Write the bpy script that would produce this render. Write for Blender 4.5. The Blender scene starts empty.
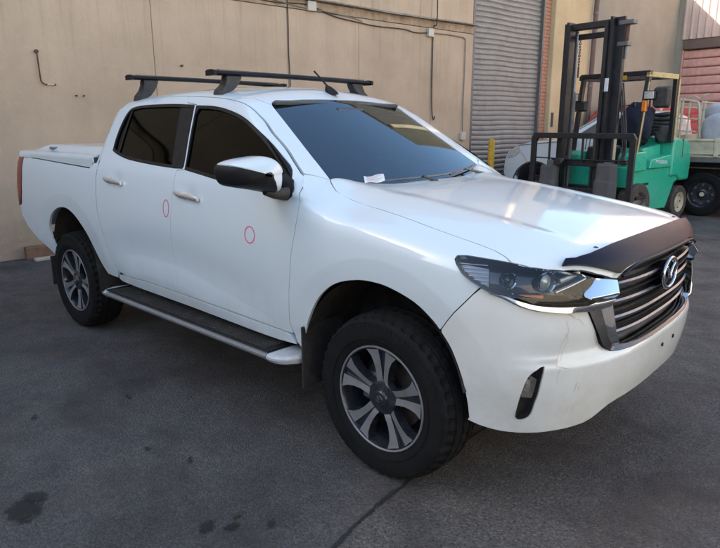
import bpy, math, random
import numpy as np
from mathutils import Vector, Matrix, geometry
random.seed(7)
sc = bpy.context.scene
PI = math.pi

# ------------------------------------------------------------------ camera
CAMPOS = Vector((1.59, -2.757, 1.536))
_y, _p, _r = math.radians(132.874), math.radians(-13.757), math.radians(-0.234)
_F = Vector((math.cos(_y)*math.cos(_p), math.sin(_y)*math.cos(_p), math.sin(_p)))
_R = Vector((math.sin(_y), -math.cos(_y), 0)); _U = _R.cross(_F)
_R2 = _R*math.cos(_r)+_U*math.sin(_r); _U2 = -_R*math.sin(_r)+_U*math.cos(_r)
cd = bpy.data.cameras.new('camera'); cam = bpy.data.objects.new('camera', cd)
sc.collection.objects.link(cam)
cam.matrix_world = Matrix(((_R2.x, _U2.x, -_F.x, CAMPOS.x), (_R2.y, _U2.y, -_F.y, CAMPOS.y),
                           (_R2.z, _U2.z, -_F.z, CAMPOS.z), (0, 0, 0, 1)))
cd.sensor_width = 36; cd.lens = 610.1/720*36; cd.clip_start = .05; cd.clip_end = 2000
sc.camera = cam
# ------------------------------------------------------------------ world + sun
SUN_EL, SUN_DIR = math.radians(33), Vector((-.75, -.66, 0)).normalized()   # direction towards the sun
w = bpy.data.worlds.new('World'); sc.world = w; w.use_nodes = True
nt = w.node_tree; bg = nt.nodes['Background']
sky = nt.nodes.new('ShaderNodeTexSky'); sky.sky_type = 'NISHITA'; sky.sun_disc = False
sky.sun_elevation = SUN_EL; sky.sun_rotation = math.atan2(SUN_DIR.x, SUN_DIR.y)
sky.air_density = 1.3; sky.dust_density = 1.6; sky.ozone_density = .35
nt.links.new(sky.outputs[0], bg.inputs[0]); bg.inputs[1].default_value = .15
sl = bpy.data.lights.new('sun', 'SUN'); sl.energy = 5.0; sl.angle = math.radians(.5); sl.color = (1, .93, .82)
so = bpy.data.objects.new('sun', sl); sc.collection.objects.link(so)
sd = Vector((SUN_DIR.x*math.cos(SUN_EL), SUN_DIR.y*math.cos(SUN_EL), math.sin(SUN_EL)))
so.rotation_euler = sd.to_track_quat('Z', 'Y').to_euler(); so.location = sd*30
sc.view_settings.view_transform = 'Standard'; sc.view_settings.look = 'None'
sc.view_settings.gamma = 1; sc.view_settings.exposure = 1.58

# ------------------------------------------------------------------ materials
def principled(name):
    m = bpy.data.materials.new(name); m.use_nodes = True
    return m, m.node_tree, m.node_tree.nodes['Principled BSDF']
def link(nt, a, b): nt.links.new(a, b)
def coords(nt, scale=(1, 1, 1), obj=True):
    tc = nt.nodes.new('ShaderNodeTexCoord'); mp = nt.nodes.new('ShaderNodeMapping')
    mp.inputs['Scale'].default_value = scale; link(nt, tc.outputs['Object'], mp.inputs[0]); return mp.outputs[0]
def noise(nt, vec, scale, detail=4, rough=.6):
    n = nt.nodes.new('ShaderNodeTexNoise'); n.inputs['Scale'].default_value = scale
    n.inputs['Detail'].default_value = detail; n.inputs['Roughness'].default_value = rough
    link(nt, vec, n.inputs['Vector']); return n.outputs['Fac']
def ramp(nt, fac, stops):
    r = nt.nodes.new('ShaderNodeValToRGB'); e = r.color_ramp.elements
    while len(e) < len(stops): e.new(.5)
    for k, (p, c) in enumerate(stops):
        e[k].position = p; e[k].color = (*c, 1) if len(c) == 3 else c
    link(nt, fac, r.inputs[0]); return r.outputs[0]
def mixc(nt, f, a, b, mode='MIX'):
    m = nt.nodes.new('ShaderNodeMix'); m.data_type = 'RGBA'; m.blend_type = mode
    for s, v in ((0, f), (6, a), (7, b)):
        if isinstance(v, (int, float)): m.inputs[s].default_value = v
        elif isinstance(v, tuple): m.inputs[s].default_value = (*v, 1)
        else: link(nt, v, m.inputs[s])
    return m.outputs[2]
def bump(nt, h, st, dist, normal=None):
    b = nt.nodes.new('ShaderNodeBump'); b.inputs['Strength'].default_value = st; b.inputs['Distance'].default_value = dist
    link(nt, h, b.inputs['Height'])
    if normal: link(nt, normal, b.inputs['Normal'])
    return b.outputs[0]
def simple(name, col, rough=.5, metal=0., var=.12, vscale=6., bmp=0., bscale=60., coat=0., rvar=.1, dirt=None, dirtamt=.5, spec=.5):
    m, nt, p = principled(name); v = coords(nt)
    n = noise(nt, v, vscale, 5)
    a = tuple(max(0, c*(1-var)) for c in col); b = tuple(min(1, c*(1+var)) for c in col)
    c = ramp(nt, n, [(.3, a), (.7, b)])
    if dirt:
        d = ramp(nt, noise(nt, v, vscale*2.3, 8, .7), [(.48, (0, 0, 0)), (.72, (dirtamt,)*3)])
        c = mixc(nt, d, c, dirt)
    link(nt, c, p.inputs['Base Color'])
    rr = ramp(nt, noise(nt, v, vscale*3, 4), [(.3, (max(0, rough-rvar),)*3), (.7, (min(1, rough+rvar),)*3)])
    link(nt, rr, p.inputs['Roughness']); p.inputs['Metallic'].default_value = metal
    p.inputs['Coat Weight'].default_value = coat; p.inputs['Coat Roughness'].default_value = .04
    p.inputs['Specular IOR Level'].default_value = spec
    if bmp: link(nt, bump(nt, noise(nt, v, bscale, 6), bmp, .004), p.inputs['Normal'])
    return m
def car_paint(name, col, dirt=(.42, .36, .28), low=.9, amt=.35):
    m, nt, p = principled(name); v = coords(nt)
    sp = nt.nodes.new('ShaderNodeSeparateXYZ'); tc = nt.nodes.new('ShaderNodeTexCoord'); link(nt, tc.outputs['Object'], sp.inputs[0])
    mr = nt.nodes.new('ShaderNodeMapRange'); mr.inputs[1].default_value = low; mr.inputs[2].default_value = .3
    mr.inputs[3].default_value = .02; mr.inputs[4].default_value = 1; link(nt, sp.outputs[2], mr.inputs[0])
    n = ramp(nt, noise(nt, v, 9, 9, .7), [(.38, (0, 0, 0)), (.75, (amt,)*3)])
    mu = nt.nodes.new('ShaderNodeMath'); mu.operation = 'MULTIPLY'; link(nt, mr.outputs[0], mu.inputs[0]); link(nt, n, mu.inputs[1])
    c = mixc(nt, mu.outputs[0], col, dirt)
    specks = ramp(nt, noise(nt, v, 85, 3, .5), [(.735, (0, 0, 0)), (.77, (.45, .45, .45))])
    c = mixc(nt, specks, c, dirt)
    link(nt, c, p.inputs['Base Color'])
    p.inputs['Roughness'].default_value = .38
    p.inputs['Coat Weight'].default_value = 1; p.inputs['Coat IOR'].default_value = 1.5
    link(nt, ramp(nt, noise(nt, v, 14, 6), [(.3, (.03,)*3), (.75, (.12,)*3)]), p.inputs['Coat Roughness'])
    return m
def glass(name, tint, rough=.02, gl=1.0, film=0., ior=1.52):
    m = bpy.data.materials.new(name); m.use_nodes = True; nt = m.node_tree
    nt.nodes.remove(nt.nodes['Principled BSDF']); out = nt.nodes['Material Output']
    t = nt.nodes.new('ShaderNodeBsdfTransparent'); t.inputs[0].default_value = (*tint, 1)
    g = nt.nodes.new('ShaderNodeBsdfGlossy'); g.inputs['Roughness'].default_value = rough; g.inputs[0].default_value = (*gl, 1) if isinstance(gl, tuple) else (gl, gl, gl, 1)
    f = nt.nodes.new('ShaderNodeFresnel'); f.inputs[0].default_value = ior
    mx = nt.nodes.new('ShaderNodeMixShader'); link(nt, f.outputs[0], mx.inputs[0])
    link(nt, t.outputs[0], mx.inputs[1]); link(nt, g.outputs[0], mx.inputs[2])
    last = mx.outputs[0]
    if film:
        d = nt.nodes.new('ShaderNodeBsdfDiffuse'); d.inputs[0].default_value = (.35, .33, .30, 1)
        m2 = nt.nodes.new('ShaderNodeMixShader')
        link(nt, ramp(nt, noise(nt, coords(nt), 7, 8, .65), [(.3, (film*.3,)*3), (.75, (film*1.6,)*3)]), m2.inputs[0])
        link(nt, last, m2.inputs[1]); link(nt, d.outputs[0], m2.inputs[2]); last = m2.outputs[0]
    link(nt, last, out.inputs[0]); return m

M = {}
M['paint'] = car_paint('white car paint', (.655, .72, .74))
M['paint_warm_lit'] = car_paint('warm lit white paint', (.72, .735, .71), low=1.0, amt=.45)  # the body white again, with the front's warm light put into its colour
M['paint_far'] = car_paint('white ute paint', (.70, .71, .71), amt=.6)
M['black'] = simple('black plastic', (.011, .011, .012), .5, bmp=.25, bscale=300, spec=.2)
M['black_gloss'] = simple('gloss black trim', (.012, .012, .014), .12, coat=.6, rvar=.04)
M['black_dusty'] = simple('dusty black plastic', (.030, .028, .027), .65, bmp=.3, bscale=120, dirt=(.12, .10, .085), dirtamt=.4)
M['liner'] = simple('wheel liner', (.028, .024, .021), .85, bmp=.5, bscale=60, dirt=(.10, .08, .065), dirtamt=.5)
M['protector'] = simple('smoked hood guard', (.009, .009, .022), .36, spec=.13, var=.02, rvar=.02)
M['chrome'] = simple('chrome', (.50, .53, .58), .07, metal=1, var=.03, rvar=.04)
M['satin'] = simple('satin silver', (.25, .262, .285), .32, metal=1, var=.05, rvar=.06)
M['chrome_dark'] = simple('dark plastic chrome', (.10, .105, .12), .25, metal=.9, rvar=.05)
M['step_silver'] = simple('step aluminium', (.26, .265, .275), .42, metal=.5, var=.08, dirt=(.2, .18, .15), dirtamt=.3)
M['step_cap'] = simple('step end cap', (.55, .56, .58), .45, metal=.2, dirt=(.2, .18, .15), dirtamt=.4)
M['alloy'] = simple('machined alloy', (.30, .30, .31), .45, metal=.5, var=.06, dirt=(.12, .10, .09), dirtamt=.35)
M['alloy_dark'] = simple('dark alloy paint', (.018, .02, .028), .25, coat=.4, dirt=(.08, .07, .06), dirtamt=.25)
M['disc'] = simple('brake steel', (.20, .16, .13), .5, metal=.9, var=.3, vscale=30)
M['glass_dark'] = glass('privacy glass', (.008, .008, .009), .03, .4)
M['glass_ws'] = glass('windshield glass', (.30, .36, .38), .012, (.70, .86, 1.0), film=.004, ior=1.85)
M['lens'] = glass('clear lens', (.88, .89, .90), .02)
M['interior'] = simple('cabin trim', (.055, .055, .058), .8)
M['interior_lt'] = simple('grey headliner', (.10, .10, .095), .9)
M['amber'] = simple('amber lens', (.75, .20, .02), .2, coat=.5)
M['red_lens'] = simple('red tail lens', (.26, .009, .013), .3, coat=.3)
M['paper'] = simple('paper', (.75, .74, .73), .8)
M['pink_ink'] = simple('pink ink', (.60, .38, .43), .8)
M['marker'] = simple('pink paint marker', (.85, .10, .22), .5)
M['scratch'] = simple('scratch marks', (.50, .44, .36), .8)
M['grey_metal'] = simple('grey steel', (.16, .16, .165), .5, metal=.5, dirt=(.10, .07, .05), dirtamt=.5)
M['fl_green'] = simple('green enamel', (.03, .45, .29), .32, var=.08, vscale=3, coat=.35, dirt=(.10, .28, .18), dirtamt=.3)
M['fl_mast'] = simple('black mast paint', (.014, .015, .019), .42, var=.3, dirt=(.07, .055, .045), dirtamt=.3, bmp=.2)
M['fl_rubber'] = simple('dusty solid rubber', (.060, .052, .046), .9, bmp=.4, bscale=90, dirt=(.20, .15, .10), dirtamt=.6)
M['fl_yellow'] = simple('worn yellow paint', (.62, .47, .20), .6, dirt=(.16, .13, .10), dirtamt=.7, vscale=12)
M['fabric_blue'] = simple('dark blue cloth', (.012, .018, .040), .9, bmp=.3, bscale=150)
M['rope'] = simple('rope', (.10, .09, .08), .9)
M['yellow'] = simple('bollard yellow', (.68, .37, .02), .5, dirt=(.18, .12, .05), dirtamt=.5)
M['tray_cream'] = simple('cream painted steel', (.50, .46, .34), .55, dirt=(.22, .17, .11), dirtamt=.6, vscale=3)
M['tarp'] = simple('grey tarpaulin', (.36, .38, .42), .75, var=.15, bmp=.5, bscale=14)
M['red_paint'] = simple('red car paint', (.38, .012, .018), .25, coat=.8)
M['wood'] = simple('weathered timber', (.20, .11, .07), .85, var=.35, vscale=9, bmp=.6, bscale=40)
M['cable'] = simple('conduit grey', (.24, .21, .18), .7)
M['cable_dark'] = simple('dark cable', (.05, .045, .04), .7)
M['box_cream'] = simple('junction box', (.60, .54, .45), .6)
M['rust'] = simple('rusted steel', (.10, .055, .035), .8, var=.4, vscale=20, bmp=.5)
M['leaf'] = simple('dead leaf', (.030, .024, .018), .8)
M['white_light'] = simple('lamp reflector', (.62, .62, .60), .25, metal=.4)

def rubber_mat():
    m, nt, p = principled('tyre rubber'); v = coords(nt)
    c = ramp(nt, noise(nt, v, 7, 7, .7), [(.3, (.006, .006, .007)), (.62, (.013, .0125, .0125)), (.85, (.045, .040, .035))])
    link(nt, c, p.inputs['Base Color']); p.inputs['Roughness'].default_value = .85; p.inputs['Specular IOR Level'].default_value = .18
    link(nt, bump(nt, noise(nt, v, 130, 5), .5, .002), p.inputs['Normal']); return m
M['rubber'] = rubber_mat()

def wall_mat(name, base, streak=.5):
    m, nt, p = principled(name); v = coords(nt)
    big = noise(nt, v, .9, 6, .6)
    st = noise(nt, coords(nt, (2.0, 2.0, .35)), 1.7, 7, .6)       # vertical weather streaks
    fine = noise(nt, v, 26, 8, .7)
    d = tuple(c*.80 for c in base); l = tuple(min(1, c*1.12) for c in base)
    c = ramp(nt, big, [(.3, d), (.7, l)])
    c = mixc(nt, ramp(nt, st, [(.48, (0, 0, 0)), (.78, (.6*streak,)*3)]), c, tuple(c_*.72 for c_ in (base[0], base[1]*.97, base[2]*.92)))
    c = mixc(nt, ramp(nt, fine, [(.50, (0, 0, 0)), (.8, (.30,)*3)]), c, tuple(x*.6 for x in base))
    # run-off streaks below the ledge
    sq = nt.nodes.new('ShaderNodeSeparateXYZ'); tq = nt.nodes.new('ShaderNodeTexCoord'); link(nt, tq.outputs['Object'], sq.inputs[0])
    m1 = nt.nodes.new('ShaderNodeMapRange'); m1.inputs[1].default_value = 1.7; m1.inputs[2].default_value = 3.25; link(nt, sq.outputs[2], m1.inputs[0])
    m2 = nt.nodes.new('ShaderNodeMath'); m2.operation = 'MULTIPLY'; link(nt, m1.outputs[0], m2.inputs[0])
    link(nt, ramp(nt, noise(nt, coords(nt, (5, 5, .25)), 2.5, 6, .65), [(.52, (0, 0, 0)), (.75, (streak,)*3)]), m2.inputs[1])
    c = mixc(nt, m2.outputs[0], c, tuple(x*.45 for x in base))
    # grime close to the ground
    sp = nt.nodes.new('ShaderNodeSeparateXYZ'); tc = nt.nodes.new('ShaderNodeTexCoord'); link(nt, tc.outputs['Object'], sp.inputs[0])
    mr = nt.nodes.new('ShaderNodeMapRange'); mr.inputs[1].default_value = .9; mr.inputs[2].default_value = 0; link(nt, sp.outputs[2], mr.inputs[0])
    mu = nt.nodes.new('ShaderNodeMath'); mu.operation = 'MULTIPLY'; link(nt, mr.outputs[0], mu.inputs[0])
    link(nt, ramp(nt, noise(nt, v, 3, 8, .7), [(.3, (.15,)*3), (.75, (.9,)*3)]), mu.inputs[1])
    c = mixc(nt, mu.outputs[0], c, (.16, .14, .11))
    link(nt, c, p.inputs['Base Color']); p.inputs['Roughness'].default_value = .85; p.inputs['Specular IOR Level'].default_value = .25
    h = nt.nodes.new('ShaderNodeMath'); h.operation = 'ADD'; link(nt, noise(nt, v, 70, 6, .7), h.inputs[0]); link(nt, noise(nt, v, 5, 4), h.inputs[1])
    link(nt, bump(nt, h.outputs[0], .35, .006), p.inputs['Normal']); return m
M['wall'] = wall_mat('painted precast concrete', (.575, .42, .295))
M['wall_pale'] = wall_mat('pale painted column', (.58, .44, .265), .18)
M['wall_grey'] = wall_mat('grey rendered wall', (.33, .30, .245), .10)
M['wall_far'] = wall_mat('pale far wall', (.66, .61, .52))
M['handle'] = simple('brushed chrome', (.80, .80, .82), .28, metal=.8, var=.02, rvar=.03)
M['wall_opp'] = wall_mat('opposite wall', (.165, .16, .16))
M['shutter'] = simple('galvanised shutter', (.29, .278, .258), .5, metal=.2, var=.10, vscale=2, dirt=(.16, .12, .09), dirtamt=.45)
M['brick'] = simple('orange brick', (.46, .21, .13), .85, var=.35, vscale=7, bmp=.5)
M['mortar'] = simple('mortar', (.30, .27, .24), .9, bmp=.4)
M['pink_door'] = simple('faded red steel slat', (.62, .33, .28), .6, var=.12, vscale=3, dirt=(.2, .1, .08), dirtamt=.4)
M['cladding'] = simple('brown pink cladding', (.56, .42, .36), .5, var=.08, vscale=2, dirt=(.2, .14, .11), dirtamt=.3)
M['beam'] = simple('dark lintel', (.14, .09, .075), .7)
M['flashing'] = simple('weathered flashing', (.34, .33, .31), .5, metal=.3, var=.25, vscale=4, dirt=(.10, .07, .05), dirtamt=.7)
M['ledge'] = simple('stained ledge concrete', (.42, .30, .20), .85, var=.3, vscale=4, dirt=(.10, .07, .05), dirtamt=.6)

def asphalt(name, dark, aggregate, ag=1.):
    m, nt, p = principled(name); v = coords(nt)
    vo = nt.nodes.new('ShaderNodeTexVoronoi'); vo.inputs['Scale'].default_value = 120; link(nt, v, vo.inputs[0])
    stone = ramp(nt, vo.outputs['Color'], [(.2, tuple(d*.55 for d in dark)), (.55, dark), (.9, aggregate)])
    fine = ramp(nt, noise(nt, v, 260, 4, .8), [(.3, tuple(d*.55 for d in dark)), (.75, aggregate)])
    c = mixc(nt, .5, stone, fine)
    pits = ramp(nt, noise(nt, v, 75, 3, .55), [(.565, (0, 0, 0)), (.62, (.7*ag,)*3)])
    c = mixc(nt, pits, c, tuple(d*.22 for d in dark))
    big = ramp(nt, noise(nt, v, .8, 8, .68), [(.28, (.52, .50, .50)), (.48, (.92, .90, .89)), (.72, (1.35, 1.28, 1.2))])
    c = mixc(nt, 1., c, big, 'MULTIPLY')
    stain = ramp(nt, noise(nt, coords(nt, (1, 1.4, 1)), 1.5, 7, .62), [(.48, (0, 0, 0)), (.66, (.74,)*3)])
    c = mixc(nt, stain, c, tuple(d*.42 for d in (dark[0]*1.08, dark[1]*.98, dark[2]*.95)))
    brown = ramp(nt, noise(nt, coords(nt, (1.3, .8, 1)), 1.1, 7, .6), [(.50, (0, 0, 0)), (.72, (.5,)*3)])
    c = mixc(nt, brown, c, (dark[0]*1.15, dark[1]*.88, dark[2]*.72))
    lite = ramp(nt, noise(nt, v, 4.5, 8, .75), [(.62, (0, 0, 0)), (.74, (.35,)*3)])
    c = mixc(nt, lite, c, (.17, .155, .135))
    sc_ = ramp(nt, noise(nt, coords(nt, (14, 1.1, 1)), 3.0, 3, .5), [(.745, (0, 0, 0)), (.755, (.28,)*3)])
    c = mixc(nt, sc_, c, (.20, .19, .18))
    link(nt, c, p.inputs['Base Color'])
    link(nt, ramp(nt, noise(nt, v, 6, 5), [(.3, (.62,)*3), (.7, (.88,)*3)]), p.inputs['Roughness'])
    p.inputs['Specular IOR Level'].default_value = .35
    h = nt.nodes.new('ShaderNodeMath'); h.operation = 'SUBTRACT'; link(nt, noise(nt, v, 95, 6, .8), h.inputs[0]); link(nt, vo.outputs['Distance'], h.inputs[1])
    link(nt, bump(nt, h.outputs[0], .75, .006), p.inputs['Normal']); return m
M['asphalt'] = asphalt('asphalt', (.088, .082, .079), (.22, .205, .19))
M['asphalt_patch'] = asphalt('smoother worn asphalt', (.086, .083, .083), (.165, .160, .156), .55)
M['tar'] = simple('tar seam', (.020, .019, .018), .7, bmp=.4)

def oil_mat():
    m, nt, p = principled('oil soaked asphalt'); v = coords(nt); out = nt.nodes['Material Output']
    ln = nt.nodes.new('ShaderNodeVectorMath'); ln.operation = 'LENGTH'; link(nt, v, ln.inputs[0])
    a = nt.nodes.new('ShaderNodeMath'); a.operation = 'MULTIPLY_ADD'; link(nt, noise(nt, v, 1.6, 6, .7), a.inputs[0]); a.inputs[1].default_value = -2.6; link(nt, ln.outputs['Value'], a.inputs[2])
    a2 = nt.nodes.new('ShaderNodeMath'); a2.operation = 'ADD'; link(nt, a.outputs[0], a2.inputs[0]); a2.inputs[1].default_value = .75
    f = ramp(nt, a2.outputs[0], [(0.0, (.8,)*3), (.35, (0, 0, 0))]); tr = nt.nodes.new('ShaderNodeBsdfTransparent'); mx = nt.nodes.new('ShaderNodeMixShader')
    link(nt, f, mx.inputs[0]); link(nt, tr.outputs[0], mx.inputs[1]); link(nt, p.outputs[0], mx.inputs[2]); link(nt, mx.outputs[0], out.inputs[0])
    link(nt, ramp(nt, noise(nt, v, 9, 5, .7), [(.3, (.010, .010, .010)), (.7, (.028, .027, .027))]), p.inputs['Base Color']); p.inputs['Roughness'].default_value = .6
    link(nt, bump(nt, noise(nt, v, 12, 5, .8), .6, .05), p.inputs['Normal']); return m
M['oil'] = oil_mat()

# ------------------------------------------------------------------ object helpers
def link_obj(o): sc.collection.objects.link(o); return o
def thing(name, label, cat, loc=(0, 0, 0), rotz=0, group=None):
    o = bpy.data.objects.new(name, None); link_obj(o); o.empty_display_size = .2
    o.matrix_world = Matrix.Translation(loc) @ Matrix.Rotation(rotz, 4, 'Z')
    o['label'] = label; o['category'] = cat
    if group: o['group'] = group
    return o
def tag(o, label, cat, group=None):
    o['label'] = label; o['category'] = cat
    if group: o['group'] = group
    return o
ROOTM = {}
def parent_world(o, parent):
    """child whose coordinates are world coordinates"""
    if parent is not None:
        m = parent.matrix_basis.copy(); pp = parent
        o.parent = parent
        mat = Matrix.Identity(4); q = parent
        chain = []
        while q is not None: chain.append(q); q = q.parent
        for q in reversed(chain): mat = mat @ (q.matrix_parent_inverse @ q.matrix_basis if q.parent else q.matrix_basis)
        o.matrix_parent_inverse = mat.inverted()
def mesh_obj(name, V, Fc, mat, parent=None, world=False, smooth=False, normals=None, loc=None, rot=None, sharp=None):
    me = bpy.data.meshes.new(name); me.from_pydata([tuple(v) for v in V], [], [tuple(int(i) for i in f) for f in Fc]); me.update()
    if mat is not None: me.materials.append(mat)
    if smooth or normals is not None:
        me.polygons.foreach_set('use_smooth', [True]*len(me.polygons))
    if normals is not None: me.normals_split_custom_set_from_vertices([tuple(n) for n in normals])
    elif sharp: me.set_sharp_from_angle(angle=math.radians(sharp))
    o = bpy.data.objects.new(name, me); link_obj(o)
    if loc is not None: o.location = loc
    if rot is not None: o.rotation_euler = rot
    if parent is not None:
        if world: parent_world(o, parent)
        else: o.parent = parent
    return o
def struct(o): o['kind'] = 'structure'; return o

class MB:
    """mesh builder in local coordinates"""
    def __init__(s): s.v = []; s.f = []
    def add(s, V, Fc, mtx=None):
        n = len(s.v)
        for v in V: s.v.append(tuple(mtx @ Vector(v)) if mtx is not None else tuple(v))
        for f in Fc: s.f.append(tuple(i+n for i in f))
        return s
    def box(s, a, b, bev=0., mtx=None):
        x0, y0, z0 = [min(a[i], b[i]) for i in range(3)]; x1, y1, z1 = [max(a[i], b[i]) for i in range(3)]
        if bev <= 0:
            V = [(x0,y0,z0),(x1,y0,z0),(x1,y1,z0),(x0,y1,z0),(x0,y0,z1),(x1,y0,z1),(x1,y1,z1),(x0,y1,z1)]
            return s.add(V, [(0,3,2,1),(4,5,6,7),(0,1,5,4),(1,2,6,5),(2,3,7,6),(3,0,4,7)], mtx)
        e = min(bev, (x1-x0)*.45, (y1-y0)*.45, (z1-z0)*.45)
        V = []; idx = {}
        for sx in (0, 1):
            for sy in (0, 1):
                for sz in (0, 1):
                    X = (x0, x1)[sx]; Y = (y0, y1)[sy]; Z = (z0, z1)[sz]
                    ex = e if sx == 0 else -e; ey = e if sy == 0 else -e; ez = e if sz == 0 else -e
                    idx[sx, sy, sz] = len(V); V += [(X, Y+ey, Z+ez), (X+ex, Y, Z+ez), (X+ex, Y+ey, Z)]
        g = lambda c, k: idx[c]+k
        Fc = []
        for sx in (0, 1):
            q = [g((sx,0,0),0), g((sx,1,0),0), g((sx,1,1),0), g((sx,0,1),0)]; Fc.append(q if sx else q[::-1])
        for sy in (0, 1):
            q = [g((0,sy,0),1), g((1,sy,0),1), g((1,sy,1),1), g((0,sy,1),1)]; Fc.append(q[::-1] if sy else q)
        for sz in (0, 1):
            q = [g((0,0,sz),2), g((1,0,sz),2), g((1,1,sz),2), g((0,1,sz),2)]; Fc.append(q if sz else q[::-1])
        for sx in (0, 1):
            for sy in (0, 1):
                q = [g((sx,sy,0),0), g((sx,sy,0),1), g((sx,sy,1),1), g((sx,sy,1),0)]; Fc.append(q if (sx ^ sy) == 0 else q[::-1])
            for sz in (0, 1):
                q = [g((sx,0,sz),0), g((sx,1,sz),0), g((sx,1,sz),2), g((sx,0,sz),2)]; Fc.append(q if (sx ^ sz) == 0 else q[::-1])
        for sy in (0, 1):
            for sz in (0, 1):
                q = [g((0,sy,sz),1), g((0,sy,sz),2), g((1,sy,sz),2), g((1,sy,sz),1)]; Fc.append(q if (sy ^ sz) == 0 else q[::-1])
        for c in idx:
            q = [g(c, 0), g(c, 1), g(c, 2)]; Fc.append(q if sum(c) % 2 == 1 else q[::-1])
        return s.add(V, Fc, mtx)
    def beam(s, p, q, w, h, up=(0, 0, 1), bev=0.):
        p = Vector(p); q = Vector(q); d = q-p; L = d.length; d.normalize(); u = Vector(up)
        r = d.cross(u); r = r.normalized() if r.length > 1e-4 else d.orthogonal().normalized(); u = r.cross(d)
        m = Matrix(((r.x, d.x, u.x, p.x), (r.y, d.y, u.y, p.y), (r.z, d.z, u.z, p.z), (0, 0, 0, 1)))
        return s.box((-w/2, 0, -h/2), (w/2, L, h/2), bev, m)
    def tube(s, pts, r, seg=10, caps=True):
        pts = [Vector(p) for p in pts]; n = len(pts); rings = []; rr = r if isinstance(r, (list, tuple)) else [r]*n
        prev = None; V = []
        for i, p in enumerate(pts):
            d = (pts[min(i+1, n-1)]-pts[max(i-1, 0)]).normalized()
            if prev is None: a = d.orthogonal().normalized()
            else: a = (prev-d*prev.dot(d)).normalized()
            prev = a; b = d.cross(a)
            for k in range(seg):
                t = 2*PI*k/seg; V.append(p+(a*math.cos(t)+b*math.sin(t))*rr[i])
        Fc = [(i*seg+k, i*seg+(k+1) % seg, (i+1)*seg+(k+1) % seg, (i+1)*seg+k) for i in range(n-1) for k in range(seg)]
        if caps: Fc += [tuple(range(seg))[::-1], tuple((n-1)*seg+k for k in range(seg))]
        return s.add(V, Fc)
    def lathe(s, prof, seg=48, mtx=None, a0=0, a1=2*PI, closed=False):
        """profile (radius, y) around the y axis"""
        full = abs(a1-a0-2*PI) < 1e-6; n = seg if full else seg+1; m = len(prof)
        V = [(r*math.cos(a0+(a1-a0)*k/seg), y, r*math.sin(a0+(a1-a0)*k/seg)) for k in range(n) for r, y in prof]
        Fc = []
        for k in range(seg):
            k2 = (k+1) % n
            for i in range(m-1 if not closed else m):
                i2 = (i+1) % m; Fc.append((k*m+i, k2*m+i, k2*m+i2, k*m+i2))
        return s.add(V, Fc, mtx)
    def prism(s, poly, t0, t1, axis='y', mtx=None):
        """extrude a 2D polygon (convex or not, ccw) along axis"""
        n = len(poly)
        def P(a, b, t): return (a, t, b) if axis == 'y' else ((t, a, b) if axis == 'x' else (a, b, t))
        V = [P(a, b, t0) for a, b in poly]+[P(a, b, t1) for a, b in poly]
        Fc = [tuple(range(n)), tuple(range(2*n-1, n-1, -1))]+[(i, i+n, (i+1) % n+n, (i+1) % n) for i in range(n)]
        return s.add(V, Fc, mtx)
    def obj(s, name, mat, parent=None, world=False, smooth=None, loc=None, rot=None):
        o = mesh_obj(name, s.v, s.f, mat, parent, world, smooth=bool(smooth), loc=loc, rot=rot, sharp=smooth if smooth and smooth is not True else None)
        return o
def fix_normals(o):
    import bmesh
    bm = bmesh.new(); bm.from_mesh(o.data); bmesh.ops.recalc_face_normals(bm, faces=bm.faces); bm.to_mesh(o.data); bm.free(); return o
def smooth_path(pts, per=6, closed=False):
    P = [Vector(p) for p in pts]; n = len(P); out = []
    rng = range(n if closed else n-1)
    for i in rng:
        p0 = P[(i-1) % n] if closed or i > 0 else P[0]*2-P[1]
        p1 = P[i]; p2 = P[(i+1) % n]; p3 = P[(i+2) % n] if closed or i+2 < n else p2*2-p1
        for k in range(per):
            t = k/per
            out.append(.5*((2*p1)+(p2-p0)*t+(2*p0-5*p1+4*p2-p3)*t*t+(3*p1-p0-3*p2+p3)*t**3))
    if not closed: out.append(P[-1])
    return out
def text_mesh(name, txt, size, mat, parent, mtx, depth=.002, world=False):
    cu = bpy.data.curves.new(name, 'FONT'); cu.body = txt; cu.size = size; cu.extrude = depth; cu.align_x = 'CENTER'
    o = bpy.data.objects.new(name, cu); link_obj(o); dg = bpy.context.evaluated_depsgraph_get()
    me = bpy.data.meshes.new_from_object(o.evaluated_get(dg)); bpy.data.objects.remove(o)
    me.materials.clear(); me.materials.append(mat)
    t = bpy.data.objects.new(name, me); link_obj(t); t.matrix_basis = mtx
    if parent is not None:
        if world: parent_world(t, parent)
        else: t.parent = parent
    return t
def copy_part(src, parent, matrix=None, name=None):
    c = src.copy(); link_obj(c); c.parent = parent
    if matrix is not None: c.matrix_basis = matrix
    return c

# ------------------------------------------------------------------ smooth body shape of the pickup (implicit surface)
def spl(xs, ys):
    xs=np.array(xs,float); ys=np.array(ys,float); n=len(xs); h=np.diff(xs)
    A=np.eye(n); b=np.zeros(n)
    for i in range(1,n-1):
        A[i,i-1]=h[i-1]; A[i,i]=2*(h[i-1]+h[i]); A[i,i+1]=h[i]
        b[i]=6*((ys[i+1]-ys[i])/h[i]-(ys[i]-ys[i-1])/h[i-1])
    M=np.linalg.solve(A,b)
    def f(x):
        x=np.clip(np.asarray(x,float),xs[0],xs[-1]); i=np.clip(np.searchsorted(xs,x)-1,0,n-2)
        t0=xs[i+1]-x; t1=x-xs[i]; H=h[i]
        return (M[i]*t0**3+M[i+1]*t1**3)/(6*H)+(ys[i]/H-M[i]*H/6)*t0+(ys[i+1]/H-M[i+1]*H/6)*t1
    return f
def smax(a,b,k):
    h=np.maximum(k-np.abs(a-b),0)/k
    return np.maximum(a,b)+h**3*k/6
def smin(a,b,k): return -smax(-a,-b,k)
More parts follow.
